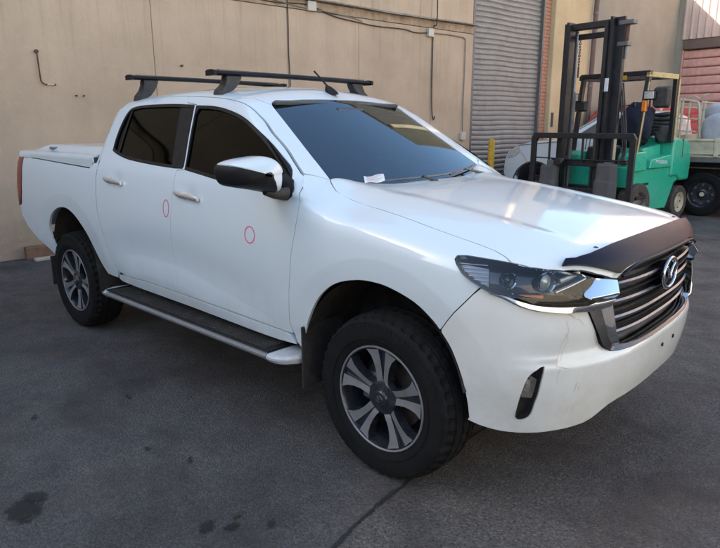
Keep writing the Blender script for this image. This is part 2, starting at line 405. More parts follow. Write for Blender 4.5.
def sstep(t): t=np.clip(t,0,1); return t*t*(3-2*t)
WR=.388; RX=-3.125
W_prof=spl([.15,.45,.6,.75,.9,1.0,1.1,1.2,1.27,1.33,1.45,1.6,1.8],
           [.84,.885,.915,.925,.93,.928,.92,.905,.885,.855,.795,.715,.605])
NOSE=spl([.2,.28,.36,.45,.55,.68,.8,.9,1.0,1.08,1.14],[.50,.585,.63,.655,.675,.685,.685,.675,.66,.63,.59])
NX=.15; NN=3.0
HOOD=spl([-1.2,-.7,-.5,-.2,.2,.5,.7,.85,1.0],[1.36,1.295,1.265,1.23,1.18,1.135,1.095,1.045,.97])
ROOF=spl([-3.0,-2.6,-2.2,-1.8,-1.4,-1.1,-.8],[1.68,1.745,1.775,1.782,1.762,1.715,1.64])
def wside(x,z):
    w=W_prof(z)
    # doors: hollow above the sill crease
    dx=sstep((x+2.42)/.30)*sstep((-.58-x)/.25)
    zc=.735-.17*np.clip((x+1.55)/.95,0,1)-.05*sstep((-2.0-x)/.4)
    w=w-.007*dx*np.exp(-((z-zc-.05)/.11)**2)+.075*dx*np.clip(zc-z,0,.13)-.006*dx*sstep((z-zc+.3)/.3)*0
    for hx,hz in ((-2.285,1.19),(-1.405,1.152)):
        w=w-.014*np.exp(-((x-hx)/.060)**2-((z-hz)/.040)**2)
    w=w-.13*np.clip(z-.84,0,.36)**1.5*sstep((x+1.3)/1.5)
    for cx,R0,cz,q in ((-.03,.610,.39,.11),(RX-.01,.660,.39,.07)):
        ins=np.maximum(R0-np.hypot(x-cx,z-cz),0); w=w-q*ins*sstep((z-.35)/.35)
    return w
def hoodz(x,a):
    z=HOOD(x)-.030*(a/.7)**2-.045*sstep((a-.62)/.28)
    z=z+.034*sstep((-.20-x)/.34)*sstep((a-.22)/.46)-.014*sstep((-.1-x)/.4)
    z=z+.020*sstep((-.40-x)/.13)*sstep((a-.48)/.17)
    z=z+.008*sstep((a-.44)/.11)*sstep((.66-a)/.12)*sstep((x+.5)/.3)*sstep((.75-x)/.3)   # raised line
    return z
def f_side(P):
    x,y,z=P[...,0],P[...,1],P[...,2]; a=np.abs(y)
    W=wside(x,z)
    u=np.maximum(x-NX,0)/(NOSE(z)+.014*sstep((.690-z)/.035)*sstep((x-.5)/.15)-.010*sstep((z-.690)/.03)*sstep((.80-z)/.08)*sstep((x-.5)/.15)-.015*sstep((.722-a+.10*(.87-z))/.030)*sstep((z-.675)/.03)*sstep((.90-z)/.04)*sstep((x-.5)/.12))
    g=(u**NN+(a/W)**NN)**(1/NN)
    return (g-1)*np.where(u>0,.85,W)
def F_body(P):
    x,y,z=P[...,0],P[...,1],P[...,2]; a=np.abs(y)
    return smax(f_side(P),z-hoodz(x,a),.10)+.3*sstep((-.76-x)/.20)
def wsx(z,a): return -.545-1.627*(z-1.278)-.17*(a**2-.45)
def F_cab(P):
    x,y,z=P[...,0],P[...,1],P[...,2]; a=np.abs(y)
    s=a-wside(x,z)
    r=z-(ROOF(x)-.05*(a/.6)**2)
    w=(x-wsx(z,a))*.524
    b=(-2.66+.05*(z-1.3)-x)
    f=smax(s,r,.10); f=smax(f,w,.06); f=smax(f,b,.10)
    return f
def F_all(P):
    x,z=P[...,0],P[...,2]
    return smin(F_body(P),F_cab(P)+.2*sstep((x+.70)/.12)*sstep((1.22-z)/.24),.006)
def F_bed(P):
    x,y,z=P[...,0],P[...,1],P[...,2]; a=np.abs(y)
    s=a-wside(x,z)*1.0
    u=np.maximum(-4.0-x,0)/.30
    W=wside(x,z); g=(u**2.5+(a/W)**2.5)**(1/2.5)
    return smax((g-1)*np.where(u>0,.3,W), z-1.33,.03)

def F_sd(P):
    x,y,z=P[...,0],P[...,1],P[...,2]; return np.abs(y)-wside(x,z)

# ------------------------------------------------------------------ ground
WA = math.radians(83.6); Q = Vector((-6.17, -.43, 0)); WD = Vector((math.cos(WA), math.sin(WA), 0)); WN = Vector((-WD.y, WD.x, 0))
def W(s, d, z=0): return Q+WD*s+WN*d+Vector((0, 0, z))
KC = W(17.49, 0)
g = mesh_obj('yard_ground', [(-150,-150,0),(150,-150,0),(150,150,0),(-150,150,0)], [(0,1,2,3)], M['asphalt']); struct(g)
rnd = random.Random(3)
edge = [(.62,-3.6),(.36,-2.4),(.235,-1.75),(.17,-1.37),(.13,-1.13),(.11,-.83),(.10,-.3),(.12,.6),(.1,1.6)]
edge = [(x+rnd.uniform(-.004,.004), y+rnd.uniform(-.004,.004)) for x, y, _ in [tuple(p) for p in smooth_path([(a, b, 0) for a, b in edge], 10)]]
pv = [(x, y, .004) for x, y in edge]+[(-6.0, 1.2, .004), (-6.3, -4.5, .004), (-3.0, -9, .004), (2.4, -8, .004), (2.0, -4.6, .004)]
o = mesh_obj('asphalt_patch', pv, [tuple(range(len(pv)))[::-1]], M['asphalt_patch']); fix_normals(o); struct(o)
sv = []; sf = []
for i, (x, y) in enumerate(edge):
    wd_ = rnd.uniform(.003, .008); sv += [(x-wd_, y-wd_*.5, .0075), (x+wd_, y+wd_*.5, .0075)]
    if i: sf.append((2*i-2, 2*i-1, 2*i+1, 2*i))
o = mesh_obj('asphalt_seam', sv, sf, M['tar']); fix_normals(o); struct(o)
def blot(cx, cy, r_, seed):
    o = mesh_obj('oil_stain', [(-1,-1,0),(1,-1,0),(1,1,0),(-1,1,0)], [(0,1,2,3)], M['oil']); o.location = (cx, cy, .0085+.0005*seed); o.scale = (r_, r_*.8, 1); o.rotation_euler.z = seed*1.3
    # shift the noise by moving the mesh, not the texture: each stain gets its own mesh offset in z
    for v_ in o.data.vertices: v_.co.z = 0
    o.delta_rotation_euler.z = seed; struct(o)
blot(-.92, -2.09, .10, 0); blot(-.98, -2.02, .06, 3); blot(-.27, -1.64, .045, 1); blot(-.20, -1.57, .035, 2)
# ------------------------------------------------------------------ the long factory wall (frame: x along the wall, y into the building)
wall = thing('factory_wall', 'long tan painted concrete factory wall behind the white pickup', 'wall', Q, WA)
J = [-12, -9, -6.4, -4.2, -2.1, 1.95, 4.02, 5.41, 7.14, 8.30]
for a, b in zip(J[:-1], J[1:]):
    g_ = .002 if a in (-2.1, 4.02) else .0035
    MB().box((a+g_, 0, 0), (b-g_, .20, 3.20), .006).obj('wall_panel', M['wall'], wall)
JU = [-12, -7, -2.1, 2.4, 7.14, 8.30]
for a, b in zip(JU[:-1], JU[1:]):
    MB().box((a+.0035, .015, 3.345), (b-.0035, .20, 8.5), .006).obj('wall_panel', M['wall'], wall)
MB().box((-12, .05, 0), (8.28, .19, 8.45)).obj('backing', M['ledge'], wall)
MB().box((-12, -.012, 3.206), (8.30, .20, 3.338), .005).obj('ledge', M['ledge'], wall)
m = MB(); r = random.Random(5); xs = [-12+.5*i for i in range(41)]+[8.31]
V = []; 
for x in xs:
    dz = .012*math.sin(x*1.7)+r.uniform(-.006, .006); V += [(x, -.10, 3.335+dz), (x, -.105, 3.352+dz), (x, .014, 3.385+dz*.4), (x, .014, 3.343)]
m.add(V, [(4*i+k, 4*i+(k+1) % 4, 4*i+4+(k+1) % 4, 4*i+4+k) for i in range(len(xs)-1) for k in range(4)]); fix_normals(m.obj('flashing', M['flashing'], wall))
MB().box((8.30, .02, 4.75), (10.74, .20, 8.5), .004).obj('wall_panel', M['wall'], wall)
MB().box((-12, -.05, 8.502), (12.45, .30, 8.62), .01).obj('parapet_cap', M['flashing'], wall)

# pale pier right of the roller door
pier = thing('wall_pier', 'pale yellow painted pier between the grey roller door and the grey wall', 'pier', W(11.7, 0), WA)
MB().box((-.74, -.06, 0), (.74, .24, 8.5), .012).obj('pier_body', M['wall_pale'], pier)
MB().box((-.66, -.075, 1.47), (-.58, -.061, 1.78), .004).obj('vent_slot', M['cable_dark'], pier)
# brick reveal
bj = thing('brick_jamb', 'narrow orange brick jamb at the right edge of the grey roller door', 'brick jamb', W(10.84, .06), WA)
MB().box((-.098, .006, 0), (.112, .30, 4.80)).obj('mortar_bed', M['mortar'], bj)
r = random.Random(8); first = None; nb = 0; me_b = MB().box((-.5, -.5, -.5), (.5, .5, .5)).obj('brick', M['brick'], bj)
zz = .01
k = 0
while zz < 4.75:
    widths = [(-.1, .112)] if k % 2 == 0 else [(-.1, .0), (.01, .112)]
    for a, b in widths:
        o = me_b if nb == 0 else copy_part(me_b, bj)
        o.location = ((a+b)/2, .07+r.uniform(-.003, .003), zz+.033); o.scale = (b-a, .16, .066); nb += 1
    zz += .076; k += 1
# roller door
def curtain(width, z0, z1, pitch, depth, sag=0.):
    m = MB(); prof = []; z = z0
    while z < z1:
        prof += [(0, z), (-depth*.25, z+pitch*.10), (-depth, z+pitch*.30), (-depth, z+pitch*.66), (-depth*.25, z+pitch*.88)]; z += pitch
    nx = 13; V = []; r = random.Random(2)
    dents = [[0]*nx for _ in prof]
    for i, (d, z) in enumerate(prof):
        for j in range(nx):
            w_ = .006*math.sin(j*1.1+z*2.1)*math.sin(z*5)+.004*math.sin(j*2.3+i*.31)
            V.append((width*j/(nx-1), d+w_, z+.006*math.sin(j*.9+z*1.3)*(1 if 0 < j < nx-1 else 0)))
    F_ = [(i*nx+j, i*nx+j+1, (i+1)*nx+j+1, (i+1)*nx+j) for i in range(len(prof)-1) for j in range(nx-1)]
    m.add(V, F_); return m
rd = thing('roller_door', 'tall grey metal roller door with horizontal ribs in the tan wall', 'roller door', W(8.33, .14), WA)
c_ = curtain(2.40, .03, 4.8, .098, .022).obj('curtain', M['shutter'], rd, smooth=35); fix_normals(c_)
MB().box((-.025, -.125, 0), (.045, -.03, 4.85), .004).obj('guide_rail', M['grey_metal'], rd)
MB().box((2.345, -.10, 0), (2.405, -.03, 4.74), .004).obj('guide_rail', M['grey_metal'], rd)
MB().box((.05, -.03, 0), (2.34, .01, .045), .004).obj('bottom_bar', M['grey_metal'], rd)

# grey wall beyond the pier, downpipe in the corner
gw = thing('rendered_wall', 'flat grey beige rendered wall behind the forklift', 'wall', W(12.46, .14), WA)
MB().box((0, 0, 0), (5.10, .22, 5.12), .01).obj('wall_body', M['wall_grey'], gw)
MB().box((-.01, -.03, 5.122), (5.05, .26, 5.18), .01).obj('parapet_cap', M['flashing'], gw)
dp = thing('downpipe', 'dark brown downpipe running down beside the pale pier', 'downpipe', W(12.50, -.13), WA)
MB().tube([(0, 0, .05), (0, 0, 5.0)], .055, 14).obj('pipe', M['beam'], dp, smooth=40)
for z in (.8, 2.4, 4.0): MB().lathe([(.056, -.02), (.064, -.02), (.064, .02), (.056, .02)], 14, Matrix.Translation((0, 0, z)) @ Matrix.Rotation(PI/2, 4, 'X')).obj('pipe_bracket', M['grey_metal'], dp)

# building across the end of the yard
KA = math.radians(-6.4)
eb = thing('clad_building', 'pink brown ribbed metal clad building at the far right end of the yard', 'building', KC, KA)
MB().box((-.6, .02, 0), (.06, .25, 9.2), .004).obj('corner_wall', M['wall_grey'], eb)
MB().box((.062, .0, 0), (.10, .2, 3.55), .004).obj('door_post', M['pink_door'], eb)
MB().box((.10, -.06, 3.56), (9.0, .22, 3.80), .004).obj('lintel', M['beam'], eb)
z = 3.83; sh = None
for i in range(62):
    x0 = .195*i
    if sh is None:
        sh = MB().prism([(0, .03), (0, 0), (.035, -.032), (.065, -.032), (.10, 0), (.192, 0), (.192, .03)], 0, 5.4, 'z').obj('cladding_sheet', M['cladding'], eb); fix_normals(sh); sh.location = (x0, 0, z)
    else: o = copy_part(sh, eb); o.location = (x0, 0, z)
MB().box((0, .032, 3.81), (12.1, .24, 9.24)).obj('building_core', M['beam'], eb)
MB().box((9.0, 0, 0), (12.1, .24, 3.80), .01).obj('side_wall', M['wall_grey'], eb)
MB().box((.12, .14, 0), (9.0, .2, 3.55)).obj('door_backing', M['beam'], eb)
sl_ = None
for i in range(15):
    if sl_ is None:
        sl_ = MB().prism([(.10, 0), (.04, .02), (.03, .05), (.03, .19), (.045, .215), (.10, .232)], .11, 8.99, 'x').obj('door_slat', M['pink_door'], eb); fix_normals(sl_)
    else: o = copy_part(sl_, eb); o.location = (0, 0, .236*i)
MB().box((.10, .0, 3.545), (9.0, .12, 3.558)).obj('door_seal', M['beam'], eb)

# opposite side of the yard (behind the camera) and far end: they bounce the daylight
ob = thing('opposite_building', 'brown brick workshop on the other side of the yard', 'building', (0, -12.5, 0), 0)
MB().box((-16, -.3, 0), (16, 0, 4.6), .02).obj('front_wall', M['wall_opp'], ob)
MB().box((-16, -.34, 4.602), (16, .05, 4.72), .01).obj('parapet_cap', M['flashing'], ob)
fb = thing('sunlit_building', 'tan concrete building across the driveway facing the sun', 'building', (10.8, 0, 0), 0)
MB().box((0, -14, 0), (.3, 22, 5.2), .02).obj('front_wall', M['wall_far'], fb)
MB().box((-.05, -14, 5.202), (.34, 22, 5.3), .01).obj('parapet_cap', M['flashing'], fb)

# ------------------------------------------------------------------ services on the wall
def wt(name, label, cat, parts, group=None):
    t = thing(name, label, cat, W(parts[0][1], 0, 0), WA, group); return t
t = thing('bent_pipe', 'thin rusty bent pipe sticking down the wall at upper left, pale tip', 'pipe', W(.56, 0, 0), WA)
MB().tube(smooth_path([(0, .02, 2.36), (0, -.03, 2.345), (.002, -.035, 2.2), (.006, -.035, 2.07), (.012, -.035, 2.03), (.04, -.035, 2.005), (.07, -.035, 2.0)], 4), .0085, 8).obj('pipe', M['rust'], t, smooth=50)
MB().tube([(.07, -.035, 2.0), (.145, -.035, 2.0)], .0085, 8).obj('pipe_sleeve', M['box_cream'], t, smooth=50)
MB().tube([(.145, -.035, 2.0), (.165, -.035, 2.0)], .010, 8).obj('pipe_end', M['rust'], t, smooth=50)
MB().lathe([(0, -.04), (.02, -.04), (.02, 0), (0, 0)], 12, Matrix.Translation((0, 0, 2.36))).obj('flange', M['rust'], t)
for s, lab in ((.945, 'left one of two rusty bolt stubs in the tan wall'), (1.03, 'right one of two rusty bolt stubs in the tan wall')):
    o = MB().tube([(0, .01, 0), (0, -.035, 0)], .010, 8).obj('bolt_stub', M['rust'], None); o.location = W(s, 0, 1.885); o.rotation_euler.z = WA
    tag(o, lab, 'bolt', 'bolt stubs in the wall')
o = MB().tube([(0, .01, 0), (0, -.04, 0)], .014, 8).obj('bolt_stub', M['rust'], None); o.location = W(2.31, 0, 2.30); o.rotation_euler.z = WA
tag(o, 'single dark bolt stub in the wall above the pickup roof rack', 'bolt', 'bolt stubs in the wall')
def jbox(s, z, w_, h_, lab):
    t = thing('junction_box', lab, 'junction box', W(s, 0, 0), WA, 'junction boxes on the wall')
    MB().box((-w_/2, -.055, z-h_/2), (w_/2, 0, z+h_/2), .008).obj('box_body', M['box_cream'], t)
    MB().box((-w_/2-.004, -.066, z-h_/2-.004), (w_/2+.004, -.0555, z+h_/2+.004), .005).obj('lid', M['box_cream'], t)
jbox(4.44, 3.265, .15, .13, 'cream junction box under the ledge, left of the two on the cable run')
jbox(7.06, 3.12, .13, .13, 'cream junction box under the ledge, right of the two on the cable run')
jbox(8.05, 1.31, .12, .14, 'small cream switch box low on the wall beside the roller door')
def cable(name, lab, pts, rad, mat):
    t = MB().tube(smooth_path(pts, 8), rad, 7).obj(name, mat, None, smooth=50); t.location = Q; t.rotation_euler.z = WA
    tag(t, lab, 'cable', 'cables on the wall'); return t
cable('cable', 'dark cable sagging along the wall under the ledge', [(2.6,-.02,3.33),(3.2,-.02,3.29),(3.8,-.02,3.25),(4.37,-.02,3.28),(4.9,-.02,3.17),(5.4,-.02,3.13),(5.8,-.02,3.11),(6.4,-.02,3.12),(6.7,-.02,3.09),(7.0,-.02,3.11)], .009, M['cable_dark'])
cable('cable', 'second thin cable just below the ledge above the first', [(2.6,-.022,3.36),(3.4,-.022,3.32),(4.2,-.022,3.24),(4.8,-.022,3.22),(5.4,-.022,3.17),(5.45,-.022,3.12)], .007, M['cable'])
cable('cable', 'cable leaving the right junction box and running down to the switch box', [(7.12,-.02,3.12),(7.5,-.02,3.13),(7.9,-.02,3.12),(8.02,-.02,3.10),(8.05,-.02,3.02),(8.05,-.02,2.4),(8.04,-.02,1.9),(8.05,-.02,1.4)], .010, M['cable'])
cable('cable', 'dark cable hanging straight down the wall with a curled end', [(7.14,-.04,5.2),(7.14,-.12,3.42),(7.14,-.04,3.2),(7.145,-.02,2.6),(7.14,-.03,2.0),(7.16,-.03,1.72),(7.20,-.03,1.62),(7.23,-.03,1.68)], .011, M['cable_dark'])
cable('cable', 'thin dark cable dropping down the wall joint behind the roof rack', [(4.02,-.015,3.33),(4.025,-.018,3.0),(4.02,-.015,2.6),(4.03,-.018,2.2),(4.02,-.015,1.6),(4.02,-.015,.8)], .008, M['cable_dark'])
# timber offcuts on the ground at the wall foot
t = tag(MB().box((0, -.12, 0), (1.15, -.01, .15), .008).obj('timber_offcut', M['wood'], None), 'dark reddish timber block on edge against the wall behind the rear wheel', 'timber', 'timber offcuts at the wall')
t.location = W(.16, 0, 0); t.rotation_euler.z = WA
t = tag(MB().box((0, 0, 0), (.9, .09, .035), .006).obj('timber_offcut', M['tray_cream'], None), 'pale flat plank lying in front of the timber block', 'timber', 'timber offcuts at the wall')
t.location = W(.22, -.27, 0); t.rotation_euler.z = WA+.05
# bollard
bl = thing('bollard', 'round yellow steel bollard in front of the roller door', 'bollard', (-4.86, 8.02, 0))
MB().lathe([(.0, 1.25), (.03, 1.248), (.055, 1.23), (.064, 1.20), (.064, .0)], 20, Matrix.Rotation(PI/2, 4, 'X')).obj('post', M['yellow'], bl, smooth=60)
fix_normals(bl.children[0])
MB().lathe([(.065, .0), (.12, .0), (.12, .012), (.065, .012)], 20, Matrix.Rotation(PI/2, 4, 'X')).obj('base_plate', M['grey_metal'], bl)
# small litter on the asphalt
r = random.Random(21)
for i, (x, y, s, lab) in enumerate([(-1.62,-1.28,.022,'dark curled leaf on the asphalt in front of the side step'),(-1.0,-1.5,.016,'small dark leaf on the asphalt between the side step and the oil stain'),(-.10,-1.46,.018,'crumpled dark leaf near the bottom edge of the picture'),(-.24,-1.52,.014,'dark leaf fragment beside the small oil spot at the bottom'),(-1.75,-1.75,.018,'dark leaf at the far left of the asphalt'),(-.75,-1.42,.014,'dark leaf below the front of the side step')]):
    m = MB(); n = 8; V = [(0, 0, .006)]
    for k in range(n):
        t_ = 2*PI*k/n; V.append((s*1.5*math.cos(t_)*r.uniform(.7, 1.2), s*.6*math.sin(t_)*r.uniform(.6, 1.3), .004+r.uniform(0, .010)))
    m.add(V, [(0, k+1, (k+1) % n+1) for k in range(n)])
    o = m.obj('leaf', M['leaf'], None); o.location = (x, y, .005); o.rotation_euler.z = r.uniform(0, 6); tag(o, lab, 'leaf', 'dead leaves on the asphalt')
def solve_dir(F, O, D, off=0., it=70):
    O = np.asarray(O, float); D = np.broadcast_to(np.asarray(D, float), O.shape).copy(); t = np.zeros(O.shape[0])
    for i in range(it):
        v = F(O+D*t[:, None])-off; t += np.clip(v, -.02, .25)*.72
        if np.abs(v).max() < 1e-5: break
    return O+D*t[:, None]
def grad(F, P, e=2e-4):
    g = np.stack([F(P+np.eye(3)[i]*e)-F(P-np.eye(3)[i]*e) for i in range(3)], 1); return g/np.maximum(np.linalg.norm(g, axis=1), 1e-9)[:, None]
class Chart:
    def __init__(s, kind):
        s.k = kind
        if kind == 'front': s.x0 = -.1; return
        D = {'side': (0, 1, 0), 'obl': (0, math.cos(.6), -math.sin(.6)), 'top': (0, 0, -1), 'hood': (-.42, 0, -.907),
             'ws': (-1, 0, 0), 'back': (1, 0, 0), 'rearq': (math.sin(.5), math.cos(.5), 0), 'frontq': (-math.sin(.75), math.cos(.75), 0)}[kind]
        s.D = np.array(D, float); s.D /= np.linalg.norm(s.D)
        e1 = {'side': (1,0,0), 'obl': (1,0,0), 'top': (1,0,0), 'hood': (0,1,0), 'ws': (0,1,0), 'back': (0,1,0), 'rearq': (0,0,1), 'frontq': (0,0,1)}[kind]
        s.e1 = np.array(e1, float); s.e2 = np.cross(s.e1, s.D); s.K = {'side': 1.3, 'obl': 1.9, 'top': 2.1, 'hood': 2.2, 'ws': 1.3, 'back': 4.6, 'rearq': 3.4, 'frontq': 2.0}[kind]
    def uv(s, P):
        P = np.asarray(P, float)
        if s.k == 'front': return np.stack([np.arctan2(P[:, 1], P[:, 0]-s.x0)*.85, P[:, 2]], 1)
        return np.stack([P@s.e1, P@s.e2], 1)
    def rays(s, uv):
        if s.k == 'front':
            th = uv[:, 0]/.85; c, n = np.cos(th), np.sin(th)
            return np.stack([s.x0+1.5*c, 1.5*n, uv[:, 1]], 1), np.stack([-c, -n, 0*c], 1)
        O = uv[:, :1]*s.e1+uv[:, 1:]*s.e2-s.D*s.K; return O, np.broadcast_to(s.D, O.shape)
    def on(s, uv, F, off=0.):
        O, D = s.rays(np.asarray(uv, float)); return solve_dir(F, O, D, off)
SIDE = Chart('side'); TOP = Chart('top')
def S(pts, F=None):
    """(x, z) pairs on the right hand side -> 3D points"""
    pts = np.array(pts, float); O = np.stack([pts[:, 0], 0*pts[:, 0]-1.3, pts[:, 1]], 1); return [tuple(p) for p in solve_dir(F or F_all, O, (0, 1, 0))]
def T(pts, F=None):
    pts = np.array(pts, float); O = np.stack([pts[:, 0], pts[:, 1], 0*pts[:, 0]+2.1], 1); return [tuple(p) for p in solve_dir(F or F_body, O, (0, 0, -1))]
def inpoly(P, poly):
    x, y = P[:, 0], P[:, 1]; ins = np.zeros(len(P), bool); n = len(poly)
    for i in range(n):
        x0, y0 = poly[i]; x1, y1 = poly[(i+1) % n]
        if y0 == y1: continue
        c = ((y0 > y) != (y1 > y)) & (x < (x1-x0)*(y-y0)/(y1-y0)+x0); ins ^= c
    return ins
def resample(poly, h):
    out = []; n = len(poly)
    for i in range(n):
        a, b = poly[i], poly[(i+1) % n]; L = np.linalg.norm(b-a); k = max(1, int(math.ceil(L/h)))
        out += [a+(b-a)*j/k for j in range(k)]
    return np.array(out)
def inset(poly, d):
    if d == 0: return poly
    a = .5*np.sum(poly[:, 0]*np.roll(poly[:, 1], -1)-np.roll(poly[:, 0], -1)*poly[:, 1]); sg = 1 if a > 0 else -1
    e0 = poly-np.roll(poly, 1, 0); e1 = np.roll(poly, -1, 0)-poly
    e0 /= np.maximum(np.linalg.norm(e0, axis=1), 1e-9)[:, None]; e1 /= np.maximum(np.linalg.norm(e1, axis=1), 1e-9)[:, None]
    n0 = np.stack([-e0[:, 1], e0[:, 0]], 1)*sg; n1 = np.stack([-e1[:, 1], e1[:, 0]], 1)*sg
    n = n0+n1; L2 = np.maximum((n*n).sum(1), .5); return poly+n*(2*d/L2)[:, None]
def segdist(P, poly):
    d = np.full(len(P), 1e9); n = len(poly)
    for i in range(n):
        a, b = poly[i], poly[(i+1) % n]; ab = b-a; L = (ab@ab)+1e-12
        t = np.clip(((P-a)@ab)/L, 0, 1); q = a+t[:, None]*ab; d = np.minimum(d, np.linalg.norm(P-q, axis=1))
    return d
def kind_door(n): return n in ('front_door', 'rear_door')
def panel(name, chart, outline, F, mat, parent, holes=(), h=.03, gap=.0022, off=0., rim=.018, mirror=True, lines=()):
    """outline: 3D points on the y<0 side (or full). makes the panel, and its mirror image"""
    ch = Chart(chart) if isinstance(chart, str) else chart
    loops = []
    for k, L in enumerate([outline]+list(holes)):
        p = ch.uv(np.array(L, float)); p = resample(p, h*.8)
        p = inset(p, gap if k == 0 else -gap); loops.append(p)
    lo = loops[0].min(0); hi = loops[0].max(0)
    gx = np.arange(lo[0]+h*.5, hi[0], h); gy = np.arange(lo[1]+h*.5, hi[1], h*.87)
    G = np.array([(x+(h*.5 if j % 2 else 0), y) for j, y in enumerate(gy) for x in gx]).reshape(-1, 2)
    keep = inpoly(G, loops[0])
    for L in loops[1:]: keep &= ~inpoly(G, L)
    G = G[keep]
    for L in loops:
        if len(G): G = G[segdist(G, L) > h*.45]
    ln = []
    if kind_door(name):
        lines = [S([(x_, .735-.17*min(1, max(0, (x_+1.55)/.95))-.05*float(sstep((-2.0-x_)/.4))+d_) for x_ in np.arange(-2.6, -.5, .03)], F_all) for d_ in (-.007, .007)]
    for L in lines:
        q = ch.uv(np.array(L, float)); ok_ = inpoly(q, loops[0])
        for H_ in loops: ok_ &= segdist(q, H_) > .007
        for H_ in loops[1:]: ok_ &= ~inpoly(q, H_)
        run = []
        for p_1, k_1 in list(zip(q, ok_))+[(None, False)]:
            if k_1: run.append(p_1)
            else:
                if len(run) > 1: ln.append(np.array(run))
                run = []
    for L in ln:
        dd = np.min([np.linalg.norm(G-p_1, axis=1) for p_1 in L], axis=0); G = G[dd > h*.5]
    verts = np.concatenate(loops+[G]+ln); edges = []; s0 = 0
    for L in loops: n = len(L); edges += [(s0+i, s0+(i+1) % n) for i in range(n)]; s0 += n
    s0 += len(G)
    for L in ln: edges += [(s0+i, s0+i+1) for i in range(len(L)-1)]; s0 += len(L)
    ov, oe, of, *_ = geometry.delaunay_2d_cdt([Vector(v) for v in verts], edges, [], 0, 1e-7)
    uv = np.array([tuple(v) for v in ov]); tri = np.array([tuple(f) for f in of])
    cen = uv[tri].mean(1); ok = inpoly(cen, loops[0])
    for L in loops[1:]: ok &= ~inpoly(cen, L)
    tri = tri[ok]
    used = np.unique(tri); remap = -np.ones(len(uv), int); remap[used] = np.arange(len(used)); tri = remap[tri]; uv = uv[used]
    P = ch.on(uv, F, off); N = grad(F, P)
    # orient triangles outwards
    ua, ub = uv[tri[:, 1]]-uv[tri[:, 0]], uv[tri[:, 2]]-uv[tri[:, 0]]; cw = ua[:, 0]*ub[:, 1]-ua[:, 1]*ub[:, 0] < 0
    tri[cw] = tri[cw][:, ::-1]
    fn = np.cross(P[tri[:, 1]]-P[tri[:, 0]], P[tri[:, 2]]-P[tri[:, 0]])
    if (fn*N[tri[:, 0]]).sum() < 0: tri = tri[:, ::-1]
    V = [P]; Nn = [N]; faces = [tuple(t) for t in tri]
    if rim:
        ecount = {}
        for t in tri:
            for i in range(3):
                a, b = int(t[i]), int(t[(i+1) % 3]); ecount[(a, b)] = 1
        bd = [(a, b) for (a, b) in ecount if (b, a) not in ecount]
        tg = {}
        for a, b in bd:
            d = P[b]-P[a]; o = np.cross(d, N[a]); o /= max(np.linalg.norm(o), 1e-9)
            for q in (a, b): tg[q] = tg.get(q, 0)+o
        ids = list(tg); loc = {q: i for i, q in enumerate(ids)}
        B = P[ids]; NB = N[ids]; Tn = np.array([tg[q]/max(np.linalg.norm(tg[q]), 1e-9) for q in ids])
        r1 = B+Tn*.0010-NB*.0011; r2 = r1-NB*rim
        n0 = len(P); n1 = n0+len(ids)
        V += [r1, r2]; Nn += [Tn, Tn]
        for a, b in bd:
            i, j = loc[a], loc[b]; faces.append((b, a, n0+i, n0+j)); faces.append((n0+j, n0+i, n1+i, n1+j))
    V = np.concatenate(V); Nn = np.concatenate(Nn)
    o = mesh_obj(name, V, faces, mat, parent, world=True, normals=Nn); res = [o]
    if mirror:
        m = np.array([1, -1, 1.]); o2 = mesh_obj(name, V*m, [f[::-1] for f in faces], mat, parent, world=True, normals=Nn*m); res.append(o2)
    return res
def crv(pts, per=4, closed=False): return [tuple(p) for p in smooth_path([tuple(p) if len(p) == 3 else (p[0], p[1], 0) for p in pts], per, closed)]
def crv2(pts, per=4): return [(p[0], p[1]) for p in crv(pts, per)]

truck = thing('pickup_truck', 'white double cab pickup with black roof bars, dark windows and a scuffed front bumper', 'pickup truck', (-1.6, 0, 0), 0)
TR = truck
P3 = M['paint']
def ring_line(cx, R_, F, a0=-5, a1=185): return S([(cx+R_*math.cos(math.radians(t)), .39+R_*math.sin(math.radians(t))) for t in np.arange(a0, a1, 2.)], F)
RF = [ring_line(-.03, q, F_body) for q in (.600, .612, .622)]; RB_ = [ring_line(RX-.01, q, F_bed) for q in (.650, .662, .672)]
# --- shared outlines on the right hand side (x, z)
arch_f = crv2([(-.512,.45),(-.505,.50),(-.470,.617),(-.400,.739),(-.320,.818),(-.235,.864),(-.129,.891),(-.042,.896),(.041,.889),(.171,.853),(.262,.796),(.318,.735)], 4)
arch_fb = crv2([(.300,.758),(.345,.695),(.385,.593),(.402,.50),(.408,.41)], 4)
arch_f1 = [p for p in arch_f if p[0] < .298]
arch_r = crv2([(-3.415,.505),(-3.447,.556),(-3.490,.66),(-3.490,.76),(-3.420,.85),(-3.31,.91),(-3.20,.938),(-3.09,.938),(-2.98,.905),(-2.88,.845),(-2.78,.762),(-2.67,.637),(-2.60,.56),(-2.56,.52)], 4)
drip = crv2([(-.623,1.311),(-.700,1.362),(-.794,1.424),(-.911,1.498),(-1.020,1.568),(-1.128,1.626),(-1.227,1.657),(-1.356,1.677),(-1.514,1.692),(-1.774,1.706),(-2.0,1.711),(-2.265,1.709),(-2.45,1.695),(-2.55,1.672)], 3)
drip3 = S(drip)
i_sp = min(range(len(drip)), key=lambda i: abs(drip[i][0]+1.774))
door_front_gap = [(-.575,.545),(-.590,.60),(-.583,.68),(-.575,.769),(-.561,.85),(-.552,.936),(-.530,1.05),(-.521,1.13),(-.525,1.19),(-.546,1.249),(-.580,1.285)]
split_low = [(-1.594,.567),(-1.596,.62),(-1.612,.732),(-1.622,.84),(-1.615,.95),(-1.597,1.074),(-1.588,1.18),(-1.584,1.286)]
split_mid = [(-1.508,1.294),(-1.572,1.47),(-1.640,1.654)]
split_top = [(-1.748,1.668)]
